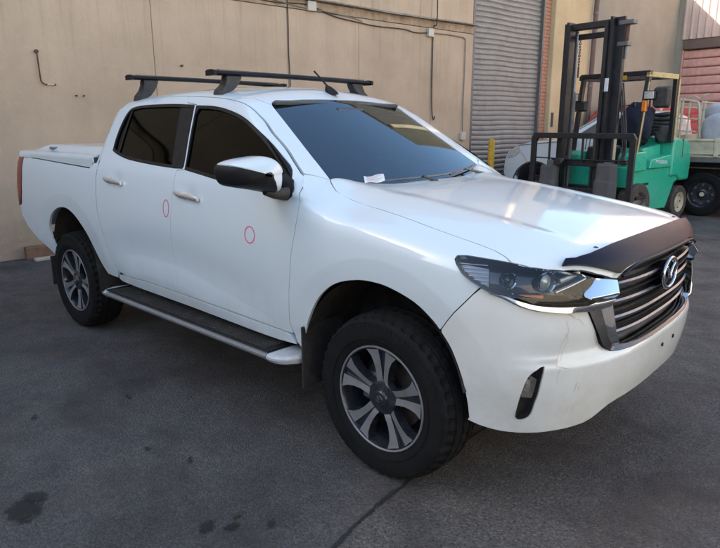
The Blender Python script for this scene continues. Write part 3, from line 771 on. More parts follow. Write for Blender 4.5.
rear_gap = [(-2.345,.566),(-2.39,.590),(-2.457,.676),(-2.500,.77),(-2.533,.87),(-2.560,.98),(-2.572,1.096),(-2.574,1.2),(-2.572,1.292)]
sill_top = [(-.62,.542),(-.99,.554),(-1.27,.562),(-1.594,.566)]
sill_top2 = [(-1.594,.566),(-1.99,.571),(-2.20,.560),(-2.30,.556)]
# --- windows
wf = crv2([(-1.520,1.296),(-1.575,1.46),(-1.643,1.640)], 2)+crv2([(-1.630,1.648),(-1.438,1.639),(-1.275,1.613),(-1.132,1.576),(-1.010,1.526),(-.880,1.462),(-.760,1.390),(-.660,1.325),(-.604,1.270),(-.590,1.235)], 3)+[(-.600,1.212)]+crv2([(-.64,1.208),(-.90,1.228),(-1.137,1.252),(-1.34,1.275),(-1.50,1.292)], 2)
wr = crv2([(-2.452,1.375),(-2.468,1.45),(-2.470,1.55),(-2.448,1.620),(-2.40,1.652),(-2.244,1.664),(-1.927,1.664),(-1.665,1.653)], 3)+[(-1.652,1.646),(-1.585,1.47),(-1.527,1.310),(-1.532,1.298)]+crv2([(-1.62,1.296),(-1.863,1.305),(-2.175,1.324),(-2.33,1.346),(-2.42,1.366)], 2)
def scale_in(poly, d):
    p = np.array(poly, float); return [tuple(q) for q in inset(resample(p, .04), d)]
def trim_in(poly, d):
    a = resample(np.array(poly, float), .05); c = inset(a, d)
    keep = segdist(c, a) > d*.93; return [tuple(q) for q, k in zip(c, keep) if k]
fd_out = S(sill_top[::-1][:0]+[(-1.594,.566)]+split_low[1:]+split_mid[:1]+split_mid[1:]+split_top)+drip3[:i_sp+1][::-1]+S(door_front_gap[::-1]+sill_top)
fd_out = fd_out[:-1]
fdo = panel('front_door', 'side', fd_out, F_all, P3, TR, holes=[S(wf)], h=.0265)
CC = S([(-2.585,1.33),(-2.60,1.42),(-2.60,1.52),(-2.585,1.60),(-2.565,1.65)])
rd_out = S(sill_top2[:-1]+rear_gap)+CC+drip3[i_sp:][::-1]+S(split_top+split_mid[::-1]+split_low[::-1][:-1])
rdo = panel('rear_door', 'side', rd_out, F_all, P3, TR, holes=[S(wr)], h=.028, lines=[])
def sub(parents, objs):
    for p, o in zip(parents, objs):
        o.parent = None; o.matrix_parent_inverse = Matrix.Identity(4); parent_world(o, p)
    return objs
for doors, op in ((fdo, wf), (rdo, wr)):
    tr_ = panel('window_trim', 'side', S(op, F_cab), F_cab, M['black'], None, holes=[S(trim_in(op, .016), F_cab)], h=.03, gap=.0005, off=-.0015, rim=.008); sub(doors, tr_)
    gl_ = panel('window_glass', 'side', S(op, F_sd), F_sd, M['glass_dark'], None, h=.03, gap=0, off=-.014, rim=0); sub(doors, gl_)
# quarter division bar and pillar cover on the rear door glass
q_ = panel('pillar_cover', 'side', S([(-1.668,1.640),(-1.60,1.46),(-1.542,1.306),(-1.66,1.303),(-1.73,1.46),(-1.81,1.652)], F_cab), F_cab, M['black'], None, h=.05, gap=0, off=-.0055, rim=.002); sub(rdo, q_)
q_ = panel('window_bar', 'side', S([(-2.352,1.352),(-2.368,1.354),(-2.415,1.645),(-2.400,1.648)]), F_all, M['black'], None, h=.05, gap=0, off=-.005, rim=.003); sub(rdo, q_)
# --- fender, with the pillar foot
hood_gap2 = [(-.535,-.676),(-.512,-.694),(-.482,-.710),(-.45,-.722),(-.33,-.730),(-.2,-.735),(-.05,-.745),(.10,-.760),(.25,-.772),(.36,-.776),(.44,-.782),(.495,-.795),(.528,-.808)]
hood_gap3 = T(hood_gap2, F_body)
hl_top = [(.531,-.809,1.049),(.423,-.845,1.060),(.372,-.862,1.064),(.340,-.876,1.061),(.338,-.890,1.050),(.351,-.902,1.037),(.381,-.907,1.005),(.420,-.900,.979),(.457,-.891,.961)]
fb_gap = S([(.430,.930),(.397,.890),(.362,.850),(.330,.810),(.300,.768)], F_body)
fender_out = S([(-.518,.452)]+[(-.560,.50),(-.568,.53)]+door_front_gap[1:-1], F_all)+[(-.617,-.778,1.306),(-.591,-.724,1.297),(-.555,-.676,1.276)]+hood_gap3+hl_top[1:]+fb_gap+S(arch_f1[::-1], F_body)
panel('front_fender', 'obl', fender_out, F_all, P3, TR, h=.022, gap=.0026, lines=RF)
# --- pillar strip between windscreen and door, roof
ws_edge = [(-.547,-.666),(-.62,-.652),(-.72,-.632),(-.84,-.607),(-.96,-.582),(-1.06,-.560),(-1.113,-.547)]
ws_edge3 = [(x, y, 0) for x, y in ws_edge]
def ws_z(x, y): return 1.278+(-.545-.17*(y*y-.45)-x)/1.627
def WSP(yz):
    yz = np.array(yz, float); O = np.stack([0*yz[:, 0]+1.0, yz[:, 0], yz[:, 1]], 1); return [tuple(p) for p in solve_dir(F_cab, O, (-1, 0, 0))]
wsR = WSP([(-.667,1.268),(-.664,1.283),(-.648,1.33),(-.630,1.39),(-.610,1.45),(-.590,1.51),(-.572,1.565),(-.556,1.615),(-.547,1.640)])
hdr = WSP([(-.53,1.655),(-.45,1.668),(-.30,1.678),(-.15,1.683),(0,1.684)])
panel('windscreen_pillar', 'obl', drip3[:i_sp-7]+[drip3[i_sp-7]]+T([(-1.21,-.600)], F_cab)+wsR[::-1]+[(-.555,-.676,1.276),(-.591,-.724,1.297)], F_all, P3, TR, h=.025)
roof_r = T([(-1.21,-.600)], F_cab)+drip3[i_sp-7:]+T([(-2.62,-.55),(-2.645,-.40),(-2.65,-.2),(-2.65,0)], F_cab)
mir = lambda L: [(x, -y, z) for x, y, z in L]
half = [wsR[-1]]+hdr
roof_out = hdr[::-1]+[wsR[-1]]+roof_r; roof_full = roof_out+mir(roof_out[1:-1])[::-1]
panel('roof', 'top', roof_full, F_cab, P3, TR, h=.04, mirror=False)
# windscreen
wg = wsR[1:]+hdr; low = WSP([(0,1.235),(-.2,1.235),(-.4,1.238),(-.55,1.243),(-.64,1.252)])
ws_full = low+wsR[1:]+hdr; ws_out = ws_full+mir(ws_full[1:-1])[::-1]
wsp = panel('windscreen', 'ws', ws_out, F_cab, M['glass_ws'], TR, h=.05, gap=.003, off=-.004, rim=0, mirror=False)[0]
def shrink3(L, d):
    ch = Chart('ws'); uv = inset(resample(ch.uv(np.array(L)), .03), d); return [tuple(p) for p in ch.on(uv, F_cab)]
fr = panel('glass_border', 'ws', ws_out, F_cab, M['black_gloss'], None, holes=[shrink3(ws_out, .028)], h=.04, gap=.003, off=-.0055, rim=0, mirror=False)
sub([wsp], fr)
# --- hood
hood_rear = [(-.542,-.662),(-.526,-.60),(-.500,-.48),(-.470,-.32),(-.452,-.16),(-.446,0)]
hood_side = hood_gap3
hl_edge = [(.590,-.785,1.038),(.640,-.748,1.030),(.678,-.705,1.023),(.712,-.640,1.010),(.747,-.575,.990),(.775,-.505,.972)]
grille_top = [(.786,-.470,.968),(.790,-.42,.985),(.796,-.361,.998),(.804,-.25,1.003),(.808,-.12,1.004),(.810,0,1.004)]
hh = T(hood_rear)[::-1]+hood_side+hl_edge+grille_top; hood_out = hh+mir(hh[1:-1])[::-1]
panel('hood', 'hood', hood_out, F_body, P3, TR, h=.03, gap=.0026, mirror=False)
pb = T([(.741,0),(.741,-.10),(.738,-.22),(.733,-.33),(.727,-.42),(.722,-.50),(.712,-.58),(.690,-.655),(.668,-.69)])
pf = [(.672,-.712,1.028),(.700,-.66,1.017),(.735,-.59,.999),(.762,-.53,.982),(.787,-.468,.971),(.792,-.42,.987),(.798,-.36,1.000),(.806,-.25,1.006),(.811,-.12,1.007),(.812,0,1.007)]
pp = pb+pf; prot = panel('hood_protector', 'hood', pp+mir(pp[1:-1])[::-1], F_body, M['protector'], TR, h=.03, gap=0, off=.020, rim=.016, mirror=False)[0]
lipv = MB().tube([tuple(Vector(p)+Vector((.017,0,.010))) for p in smooth_path(pf[4:]+mir(pf[4:-1])[::-1], 3)], .0065, 8)
lipv.obj('protector_lip', M['protector'], prot, world=True, smooth=60)
for y in (-.52, .40): MB().lathe([(0, .006), (.008, .004), (.010, 0)], 12, Matrix.Translation(T([(.715, y)])[0]) @ Matrix.Translation((0, 0, .018)) @ Matrix.Rotation(PI/2, 4, 'X')).obj('clip', M['black_gloss'], prot, world=True, smooth=60)
# --- bumper (front chart)
FR = Chart('front')
def FZ(yz, F=F_body, off=0.):
    """(y, z) near the nose -> 3D, projecting along x"""
    yz = np.array(yz, float); O = np.stack([0*yz[:, 0]+1.4, yz[:, 0], yz[:, 1]], 1); return [tuple(p) for p in solve_dir(F, O, (-1, 0, 0), off)]
bot = [(.405,-.874,.405),(.45,-.857,.392),(.493,-.839,.384),(.533,-.817,.379),(.589,-.778,.378),(.639,-.713,.382),(.69,-.62,.388)]+FZ([(-.56,.395),(-.52,.408),(-.48,.43),(-.44,.447),(-.38,.455),(-.25,.457),(-.12,.458),(0,.458)])
g_out = [(.748,-.617,.866),(.768,-.580,.79),(.781,-.548,.728),(.787,-.524,.706)]+FZ([(-.49,.690),(-.44,.683),(-.34,.678),(-.2,.676),(-.1,.675),(0,.675)])
chr_low = [(.500,-.873,.939),(.533,-.858,.927),(.582,-.828,.901),(.627,-.791,.886),(.687,-.723,.876),(.730,-.652,.870)]
bump_r = bot[::-1]+S(arch_fb[::-1], F_body)+fb_gap[::-1]+[(.457,-.891,.959),(.480,-.883,.948)]+chr_low+g_out
fog = [(.658,-.768,.673),(.640,-.785,.660),(.627,-.798,.645),(.614,-.807,.617),(.598,-.809,.557),(.588,-.808,.50),(.582,-.805,.455),(.590,-.795,.446),(.605,-.777,.450),(.619,-.767,.470),(.632,-.768,.52),(.643,-.769,.557),(.652,-.768,.62)]
fogc = [tuple(p) for p in smooth_path(fog, 2, True)]
bump_out = bump_r+mir(bump_r[1:-1])[::-1]
bumper = panel('front_bumper', 'front', bump_out, F_body, M['paint_warm_lit'], TR, holes=[fogc, mir(fogc)[::-1]], h=.020, mirror=False, rim=.03, lines=RF+[mir(q) for q in RF]+[FZ([(y_, z_) for y_ in np.arange(-.78, .785, .02)]) for z_ in (.652, .672, .690, .705)]+[FZ([((q_+.10*(.87-z_))*sg_, z_) for z_ in np.arange(.69, .885, .015)]) for q_ in (.694, .722) for sg_ in (-1, 1)])[0]
# number plate bolt holes, scuffs
for y, z in ((.13,.60),(-.02,.60)):
    p = FZ([(y, z)], off=.001)[0]; MB().lathe([(0, 0), (.009, 0), (.009, .004), (0, .004)], 12, Matrix.Translation(p) @ Matrix.Rotation(-PI/2, 4, 'Z')).obj('bolt_hole', M['black'], bumper, world=True)
r = random.Random(4); sm = MB()
def scr(pts, w, k_=.62):
    w = w*k_
    P = [Vector(p) for p in FZ(pts, off=.0012)]; V = []
    for i, p in enumerate(P):
        d = (P[min(i+1, len(P)-1)]-P[max(i-1, 0)]).normalized(); n_ = d.cross(Vector((1, -.3, 0))).normalized(); V += [p-n_*w, p+n_*w]
    sm.add(V, [(2*i, 2*i+1, 2*i+3, 2*i+2) for i in range(len(P)-1)])
scr([(-.706,.845),(-.690,.80),(-.712,.75),(-.728,.70),(-.738,.672)], .0010); scr([(-.700,.79),(-.690,.77),(-.70,.72),(-.718,.69)], .0008)
scr([(-.70,.87),(-.67,.845),(-.65,.84),(-.63,.815)], .0010); scr([(-.69,.865),(-.665,.85)], .0013)
scr([(-.660,.60),(-.662,.56)], .0011); scr([(-.648,.585),(-.649,.567)], .0010); scr([(-.64,.50),(-.643,.47)], .0011); scr([(-.735,.672),(-.72,.668),(-.70,.66)], .0014); scr([(-.728,.665),(-.735,.63),(-.73,.61)], .0008)
sc_o = sm.obj('scratch_marks', M['scratch'], bumper, world=True); sc_o['kind'] = 'stuff'
# fog lamps
for sgn in (-1, 1):
    F3 = [Vector((x, y*-sgn, z)) for x, y, z in fogc]; c0 = sum(F3, Vector())/len(F3); nin = Vector((-.80, .60*sgn*-1*1, 0)).normalized() if sgn > 0 else Vector((-.80, .60, 0)).normalized()
    if sgn > 0: nin = Vector((-.80, -.60, 0)).normalized()
    m = MB(); n = len(F3); m.add([p for p in F3]+[p*.9+c0*.1+nin*.045 for p in F3], [(i, (i+1) % n, (i+1) % n+n, i+n) for i in range(n)]+[tuple(range(n, 2*n))])
    fl = m.obj('fog_light', M['black_dusty'], TR, world=True); fix_normals(fl)
    cl = c0+nin*.02+Vector((0, 0, .012))
    ref = [p for p in F3 if .515 < p.z < .650]; cr = sum(ref, Vector())/len(ref); fr_pts = [cr+(p-cr)*.80+nin*.016 for p in ref]; bk_pts = [cr+(p-cr)*.45+nin*.038 for p in ref]; nr_ = len(ref)
    fix_normals(MB().add(fr_pts+bk_pts, [(k, (k+1) % nr_, (k+1) % nr_+nr_, k+nr_) for k in range(nr_)]+[tuple(range(nr_, 2*nr_))]).obj('reflector', M['white_light'], fl, world=True))
    MB().tube([cr+nin*.036, cr+nin*.020], [.011, .009], 12).obj('lamp', M['handle'], fl, world=True, smooth=50)
    q = MB().beam(cl+Vector((0, 0, -.02))+Vector((0, 0, .075)), cl+Vector((0, 0, .045)), .012, .004).obj('bezel', M['chrome_dark'], fl, world=True)
    pl = [p*.985+c0*.015+nin*.006 for p in F3]; fix_normals(MB().add(pl, [tuple(range(n))]).obj('fog_lens', M['lens'], fl, world=True))
# --- chrome under the headlights, joined to the grille
cs = crv([(.480,-.883,.946),(.505,-.871,.943),(.538,-.854,.938),(.586,-.823,.921),(.625,-.791,.909),(.685,-.723,.900),(.735,-.640,.897),(.757,-.594,.905)], 4)+crv([(.726,-.654,.936),(.722,-.648,.948),(.735,-.615,.966),(.747,-.585,.988)], 3)+[(.765,-.530,.978),(.782,-.480,.969),(.786,-.500,.900)]+crv([(.784,-.518,.875),(.765,-.570,.872),(.743,-.629,.873),(.687,-.723,.881),(.627,-.791,.893),(.582,-.828,.908),(.533,-.858,.932),(.505,-.870,.940)], 4)
def F_chr(P):
    x, z = P[..., 0], P[..., 2]; b = sstep((x-.705)/.04)
    blk = np.interp(z, [.868,.885,.905,.925,.985], [.020,.016,.013,.034,.002])
    return F_body(P)-(1-b)*np.clip((.985-z)*.17, 0, .018)-b*blk
def F_lens(P): return F_body(P)-np.clip((1.045-P[..., 2])*.22, 0, .024)
panel('chrome_strip', 'front', cs, F_chr, M['chrome'], TR, h=.009, gap=0, off=.003, rim=.035)
# --- headlights
hl = crv(hl_top[::-1][1:]+[(.590,-.785,1.038),(.640,-.748,1.030),(.678,-.705,1.023),(.712,-.640,1.010),(.745,-.590,.990)], 2)+[(.733,-.615,.966),(.720,-.650,.945),(.724,-.656,.936),(.755,-.596,.906),(.735,-.640,.898),(.685,-.723,.902),(.625,-.791,.911),(.586,-.823,.923),(.538,-.854,.940),(.507,-.871,.945),(.475,-.886,.952)]
hls = panel('headlight', 'front', hl, F_lens, M['lens'], TR, h=.02, gap=.0012, rim=.018)
ch = Chart('front'); uvh = ch.uv(np.array(hl))
hb = panel('lamp_housing', 'front', hl, F_body, M['black_gloss'], None, h=.02, gap=.003, off=-.048, rim=0); sub(hls, hb)
hs = panel('lamp_wall', 'front', hl, F_body, M['black'], None, holes=[[tuple(p) for p in ch.on(inset(resample(uvh, .02), .007), F_body)]], h=.02, gap=.002, off=-.004, rim=.05); sub(hls, hs)
for sgn, par in ((-1, hls[0]), (1, hls[1])):
    def hp(x, y, z): return Vector((x, y*-sgn, z))
    def off_pt(th, z, d):
        p = ch.on(np.array([[th*.85, z]]), F_body, -d)[0]; return Vector((p[0], p[1]*-sgn, p[2]))
    # projectors
    for th, z, R_, dp_ in ((-.80, .982, .036, .040), (-.93, .985, .028, .038)):
        c = off_pt(th, z, dp_); d = Vector((.90, .30*sgn, .0)).normalized()
        mt = Matrix.Translation(c) @ Vector((0, -1, 0)).rotation_difference(d).to_matrix().to_4x4()
        MB().lathe([(R_, -.026), (R_*1.12, -.030), (R_*1.18, -.02), (R_*1.0, .0)], 28, mt).obj('lamp_ring', M['chrome'], par, world=True, smooth=50)
        MB().lathe([(0, -.030), (R_*.4, -.027), (R_*.75, -.016), (R_*.92, 0)], 28, mt).obj('projector', M['white_light'] if R_ > .03 else M['black_gloss'], par, world=True, smooth=60)
    # chrome fin / light guides
    lo = [off_pt(t, z, .018) for t, z in [(-.70,.915),(-.78,.922),(-.86,.928),(-.93,.938),(-1.0,.952),(-1.06,.975)]]
    m = MB(); 
    for i, p in enumerate(lo): m.v += [tuple(p), tuple(p+Vector((-.028, -.018*sgn*-1*0, .010)))]
    m.f = [(2*i, 2*i+1, 2*i+3, 2*i+2) for i in range(len(lo)-1)]; m.obj('light_guide', M['chrome'], par, world=True, smooth=40)
    bp_ = [off_pt(t, z, .030) for t, z in ((-1.19,1.045),(-1.19,1.01),(-1.13,.965),(-.985,.945),(-.985,1.045))]
    MB().add(bp_, [(0,1,2,3,4)]).obj('reflector', M['satin'], par, world=True)
    for j in range(7):
        z = .955+.0125*j; pts = [off_pt(t, z, .022) for t in (-1.17+.012*j*0, -1.11, -1.05, -.99)]
        if z > 1.04: continue
        MB().tube(pts, .0022, 5).obj('reflector_rib', M['satin'], par, world=True)
    pts = [off_pt(t, z, .020) for t, z in ((-.64,.985),(-.70,.965),(-.76,.945))]
    MB().tube(pts, .008, 8).obj('light_guide', M['chrome'], par, world=True, smooth=50)
    pa = [off_pt(t, 1.005-.012*k, .03) for k, t in enumerate((-.66,-.70,-.74))]; MB().tube(pa, .010, 8).obj('indicator', M['white_light'], par, world=True, smooth=50)
    pa = [off_pt(t, .93, .03) for t in (-.80,-.86,-.92)]; MB().tube(pa, .007, 8).obj('side_marker', M['amber'], par, world=True, smooth=50)
# --- grille
gi = [(.786,-.471,.967),(.790,-.490,.925),(.790,-.497,.880),(.795,-.495,.815),(.800,-.483,.765),(.805,-.462,.728)]+FZ([(-.435,.708),(-.38,.700),(-.29,.696),(-.15,.694),(0,.694)])
gt = FZ([(-.42,.990),(-.36,1.000),(-.25,1.006),(-.12,1.010),(0,1.012)])
inn = gi; out_ = [(.783,-.480,.969),(.784,-.500,.930),(.784,-.518,.873)]
go = [(.783,-.484,.969),(.785,-.503,.925),(.7845,-.519,.872),(.766,-.570,.868),(.748,-.617,.864)]
# surround as loft: outer outline on the body -> raised bright lip -> recess
Lo = [Vector(p) for p in [(.783,-.486,.969),(.784,-.520,.875)]+[(.748,-.617,.864)]+g_out[1:]]
def resamp3(L, n):
    L = [Vector(p) for p in L]; d = [0]
    for a, b in zip(L, L[1:]): d.append(d[-1]+(b-a).length)
    out = []
    for i in range(n):
        t = d[-1]*i/(n-1); j = max(k for k in range(len(d)) if d[k] <= t+1e-9); j = min(j, len(L)-2); u = (t-d[j])/max(d[j+1]-d[j], 1e-9); out.append(L[j].lerp(L[j+1], u))
    return out
LoA = resamp3(g_out[:4], 12)+resamp3(g_out[3:], 26)[1:]; LiA = resamp3([(.784,-.505,.880)]+gi[3:6], 12)+resamp3(gi[5:], 26)[1:]
rows = []
for a, b in zip(LoA, LiA):
    a = a+Vector((.003, 0, 0)); b2 = b+Vector((.008, 0, 0)); mid = a.lerp(b2, .55)+Vector((.000, 0, 0)); low_ = a.lerp(b2, .90)+Vector((.006, 0, 0))
    rows.append([a, a.lerp(mid, .5)+Vector((-.004, 0, 0)), mid+Vector((-.006, 0, 0)), low_, b2, b+Vector((-.035, 0, 0))])
full = rows+[[Vector((p.x, -p.y, p.z)) for p in rw] for rw in rows[::-1][1:]]
m = MB(); K_ = 6
for rw in full: m.v += [tuple(p) for p in rw]
m.f = [(i*K_+k, i*K_+k+1, (i+1)*K_+k+1, (i+1)*K_+k) for i in range(len(full)-1) for k in range(2)]
sur = m.obj('grille_surround', M['chrome_dark'], TR, world=True, smooth=60); fix_normals(sur)  # chrome part; the dark surroundings it reflects are put into its colour
m2 = MB(); m2.v = list(m.v); m2.f = [(i*K_+k, i*K_+k+1, (i+1)*K_+k+1, (i+1)*K_+k) for i in range(len(full)-1) for k in range(2, 5)]
fix_normals(m2.obj('surround_lip', M['chrome'], sur, world=True, smooth=60))
# black mesh behind, slats
def gz_half(z):   # half width of the opening at height z
    zs = [.694,.70,.728,.765,.815,.88,.925,.967,1.01]; ys = [.30,.40,.462,.483,.495,.497,.490,.471,.38]; return float(np.interp(z, zs, ys))
gp = inn[::-1]+[(.786,-.471,.967)]+gt; gpo = [p for p in gi[::-1]]+gt
gfull = gpo+mir(gpo[1:-1])[::-1]
gr = panel('grille', 'front', gfull, F_body, M['black_dusty'], TR, h=.04, gap=-.01, off=-.06, rim=0, mirror=False)[0]
def slat(z, hgt, mat, nm, off, dep):
    hw = gz_half(z)-.004; V = []; N_ = 31
    for i in range(N_):
        y = -hw+2*hw*i/(N_-1); p = FZ([(y, z)], off=off)[0]; dz = 0.010*(1-(abs(y)/hw)**2)*(-1)
        V += [(p[0]-.003, y, z+hgt/2+dz), (p[0]+.004, y, z+dz), (p[0]-.002, y, z-hgt/2+dz), (p[0]-dep, y, z-hgt*.35+dz), (p[0]-dep, y, z+hgt*.35+dz)]
    m = MB().add(V, [(5*i+k, 5*i+(k+1) % 5, 5*i+5+(k+1) % 5, 5*i+5+k) for i in range(N_-1) for k in range(5)]+[(0,1,2,3,4), tuple(5*(N_-1)+k for k in (4,3,2,1,0))])
    o = m.obj(nm, mat, gr, world=True, smooth=40); fix_normals(o)
for z in (.947,.877,.811,.748): slat(z, .013, M['satin'], 'slat', -.012, .035); slat(z-.012, .022, M['black_dusty'], 'slat', -.030, .03)
for z in (.980,.912,.844,.780): slat(z, .004, M['satin'], 'slat', -.020, .02)
# emblem: winged M in an oval ring
em = MB(); ec = Vector(FZ([(0, .918)], off=.012)[0])
ring = [(ec.x+.004, .083*math.cos(t), ec.z+.064*math.sin(t)) for t in [2*PI*k/40 for k in range(41)]]
em.tube(ring, .0085, 8, caps=False); eo = em.obj('emblem', M['chrome'], TR, world=True, smooth=60)
MB().add([(ec.x-.006, .080*math.cos(2*PI*k/32), ec.z+.060*math.sin(2*PI*k/32)) for k in range(32)], [tuple(range(32))]).obj('emblem_back', M['black_gloss'], eo, world=True)
wing = [(ec.x+.004, y, ec.z+z) for y, z in ((-.066,.030),(-.045,.030),(-.022,.010),(0,-.018),(.022,.010),(.045,.030),(.066,.030))]
MB().tube(smooth_path(wing, 4), [.004]*1+[.0075]*23+[.004]*1, 8).obj('emblem_wing', M['chrome'], eo, world=True, smooth=60)
MB().tube([(ec.x-.05, 0, ec.z), (ec.x-.004, 0, ec.z)], .05, 16).obj('emblem_mount', M['black'], eo, world=True)
# --- sill, bed
sill_out = S([(-.565,.485),(-.60,.530),(-.63,.5365),(-.97,.5475),(-1.30,.5565),(-1.594,.5605),(-1.99,.566),(-2.20,.555),(-2.32,.553),(-2.37,.545),(-2.395,.515),(-2.35,.500),(-1.5,.495),(-.7,.480)])
panel('sill_flange', 'side', S([(-.66,.50),(-2.32,.52),(-2.32,.60),(-1.6,.61),(-.66,.60)]), F_all, P3, TR, h=.06, gap=0, off=-.014, rim=0)
panel('sill', 'side', sill_out, F_all, P3, TR, h=.0265)
bed_o = S([(-2.405,.517),(-2.392,.560),(-2.405,.585),(-2.465,.676),(-2.508,.77),(-2.541,.87),(-2.568,.98),(-2.580,1.096),(-2.582,1.2),(-2.580,1.288),(-2.640,1.288),(-2.668,1.270),(-2.700,1.250),(-3.2,1.266),(-3.68,1.283),(-3.950,1.284),(-3.948,1.26),(-3.94,1.12),(-3.955,1.0),(-3.99,.90),(-4.06,.875)], F_bed)
RQ = Chart('rearq')
def RB(yz): return [tuple(p) for p in solve_dir(F_bed, np.array([(-5.2, y, z) for y, z in yz]), (1, 0, 0))]
bed_o += RB([(-.86,.872),(-.82,.87),(-.79,.86),(-.79,.84)])+S([(-4.12,.832),(-4.01,.79),(-3.94,.72),(-3.73,.62),(-3.55,.55),(-3.49,.512)], F_bed)+S(arch_r, F_bed)
panel('bed_side', RQ, bed_o, F_bed, P3, TR, h=.026, lines=RB_)
tl = S([(-3.953,1.282),(-3.952,1.26),(-3.945,1.12),(-3.960,1.0),(-3.995,.905),(-4.06,.880)], F_bed)+RB([(-.86,.878),(-.82,.9),(-.80,1.0),(-.79,1.15),(-.79,1.265),(-.82,1.282),(-.87,1.284)])
tls = panel('tail_light', RQ, tl, F_bed, M['red_lens'], TR, h=.03, off=.002, rim=.03)
tlt = panel('lamp_trim', RQ, S([(-3.958,1.255),(-3.950,1.12),(-3.965,1.0),(-3.995,.91),(-4.01,.902),(-3.985,1.0),(-3.972,1.12),(-3.975,1.25)], F_bed), F_bed, M['black_gloss'], None, h=.03, gap=0, off=.0035, rim=.002); sub(tls, tlt)
tgo = RB([(-.785,.84),(-.785,1.285),(-.4,1.30),(0,1.30)]); tgo += RB([(0,.62),(-.4,.62),(-.78,.70)]); 
panel('tailgate', 'back', RB([(-.78,.66),(-.78,1.27),(.78,1.27),(.78,.66)]), F_bed, P3, TR, h=.06, mirror=False)
CBK = lambda L: [tuple(p) for p in solve_dir(F_cab, np.array([(-4.0, y, z) for y, z in L]), (1, 0, 0))]
bk = [(-.79,1.25),(-.785,1.33),(-.745,1.42),(-.70,1.52),(-.655,1.60),(-.62,1.645)]
panel('cab_back', 'back', CBK(bk)+mir(CBK(bk))[::-1], F_cab, P3, TR, h=.05, gap=0, rim=0, mirror=False)
panel('cab_corner', RQ, S([(-2.572,1.25)], F_cab)+CC+CBK(bk)[::-1], F_cab, P3, TR, h=.03, gap=0, rim=0)

# tonneau lid: skirt + stepped top
def F_lid(P):
    x, y, z = P[..., 0], P[..., 1], P[..., 2]; a = np.abs(y)
    hl_ = 1.338+.012*(x+2.65)*0+.050*sstep((.80-a)/.10)*sstep((x+4.15)/.35)*sstep((-2.62-x)/.05+1)
    w = wside(x, np.minimum(z, 1.25))-.006; u = np.maximum(-4.0-x, 0)/.30; g = (u**2.5+(a/w)**2.5)**(.4)
    return smax((g-1)*np.where(u > 0, .3, w), z-hl_, .025)
skirt = S([(-2.655,1.295),(-2.665,1.275),(-2.700,1.256),(-3.2,1.272),(-3.68,1.289),(-4.02,1.290),(-4.12,1.290)], F_lid)
lid_edge = [(x, -(wside(x, 1.25)-.055)*(1-.0*x), 0) for x in (-2.655,-3.0,-3.5,-3.95)]
top_e = T([(p[0], p[1]) for p in lid_edge], F_lid)+T([(-4.05,-.80),(-4.13,-.70),(-4.18,-.60),(-4.21,-.4),(-4.22,0)], F_lid)
lid = panel('bed_cover', 'top', top_e+mir(top_e[:-1])[::-1], F_lid, P3, TR, h=.04, gap=0, rim=0, mirror=False)[0]
sk = panel('cover_skirt', 'obl', skirt+[(-4.13,-.70,1.335)]*0+T([(-4.12,-.74),(-4.05,-.80)], F_lid)+top_e[:4][::-1], F_lid, P3, TR, h=.03, gap=0, rim=.012)
for o in sk: o.parent = None; o.matrix_parent_inverse = Matrix.Identity(4); parent_world(o, lid)
for sgn in (-1, 1): MB().box((-3.66, .74*sgn, 1.352), (-3.58, .78*sgn, 1.372), .006).obj('cover_hinge', M['satin'], lid, world=True)
MB().box((-2.63, -.83, .95), (-2.60, .83, 1.30), .01).obj('bed_front_wall', P3, TR, world=True)

# ------------------------------------------------------------------ pickup: glass areas, trim, running gear
RV = np.array([(-4.0, y, z) for y, z in [(-.66,1.34),(-.60,1.60),(.60,1.60),(.66,1.34)]])
panel('rear_window', 'back', [tuple(p) for p in solve_dir(F_cab, RV, (1, 0, 0), .003)], F_cab, M['glass_dark'], TR, h=.1, off=.004, rim=0, mirror=False)

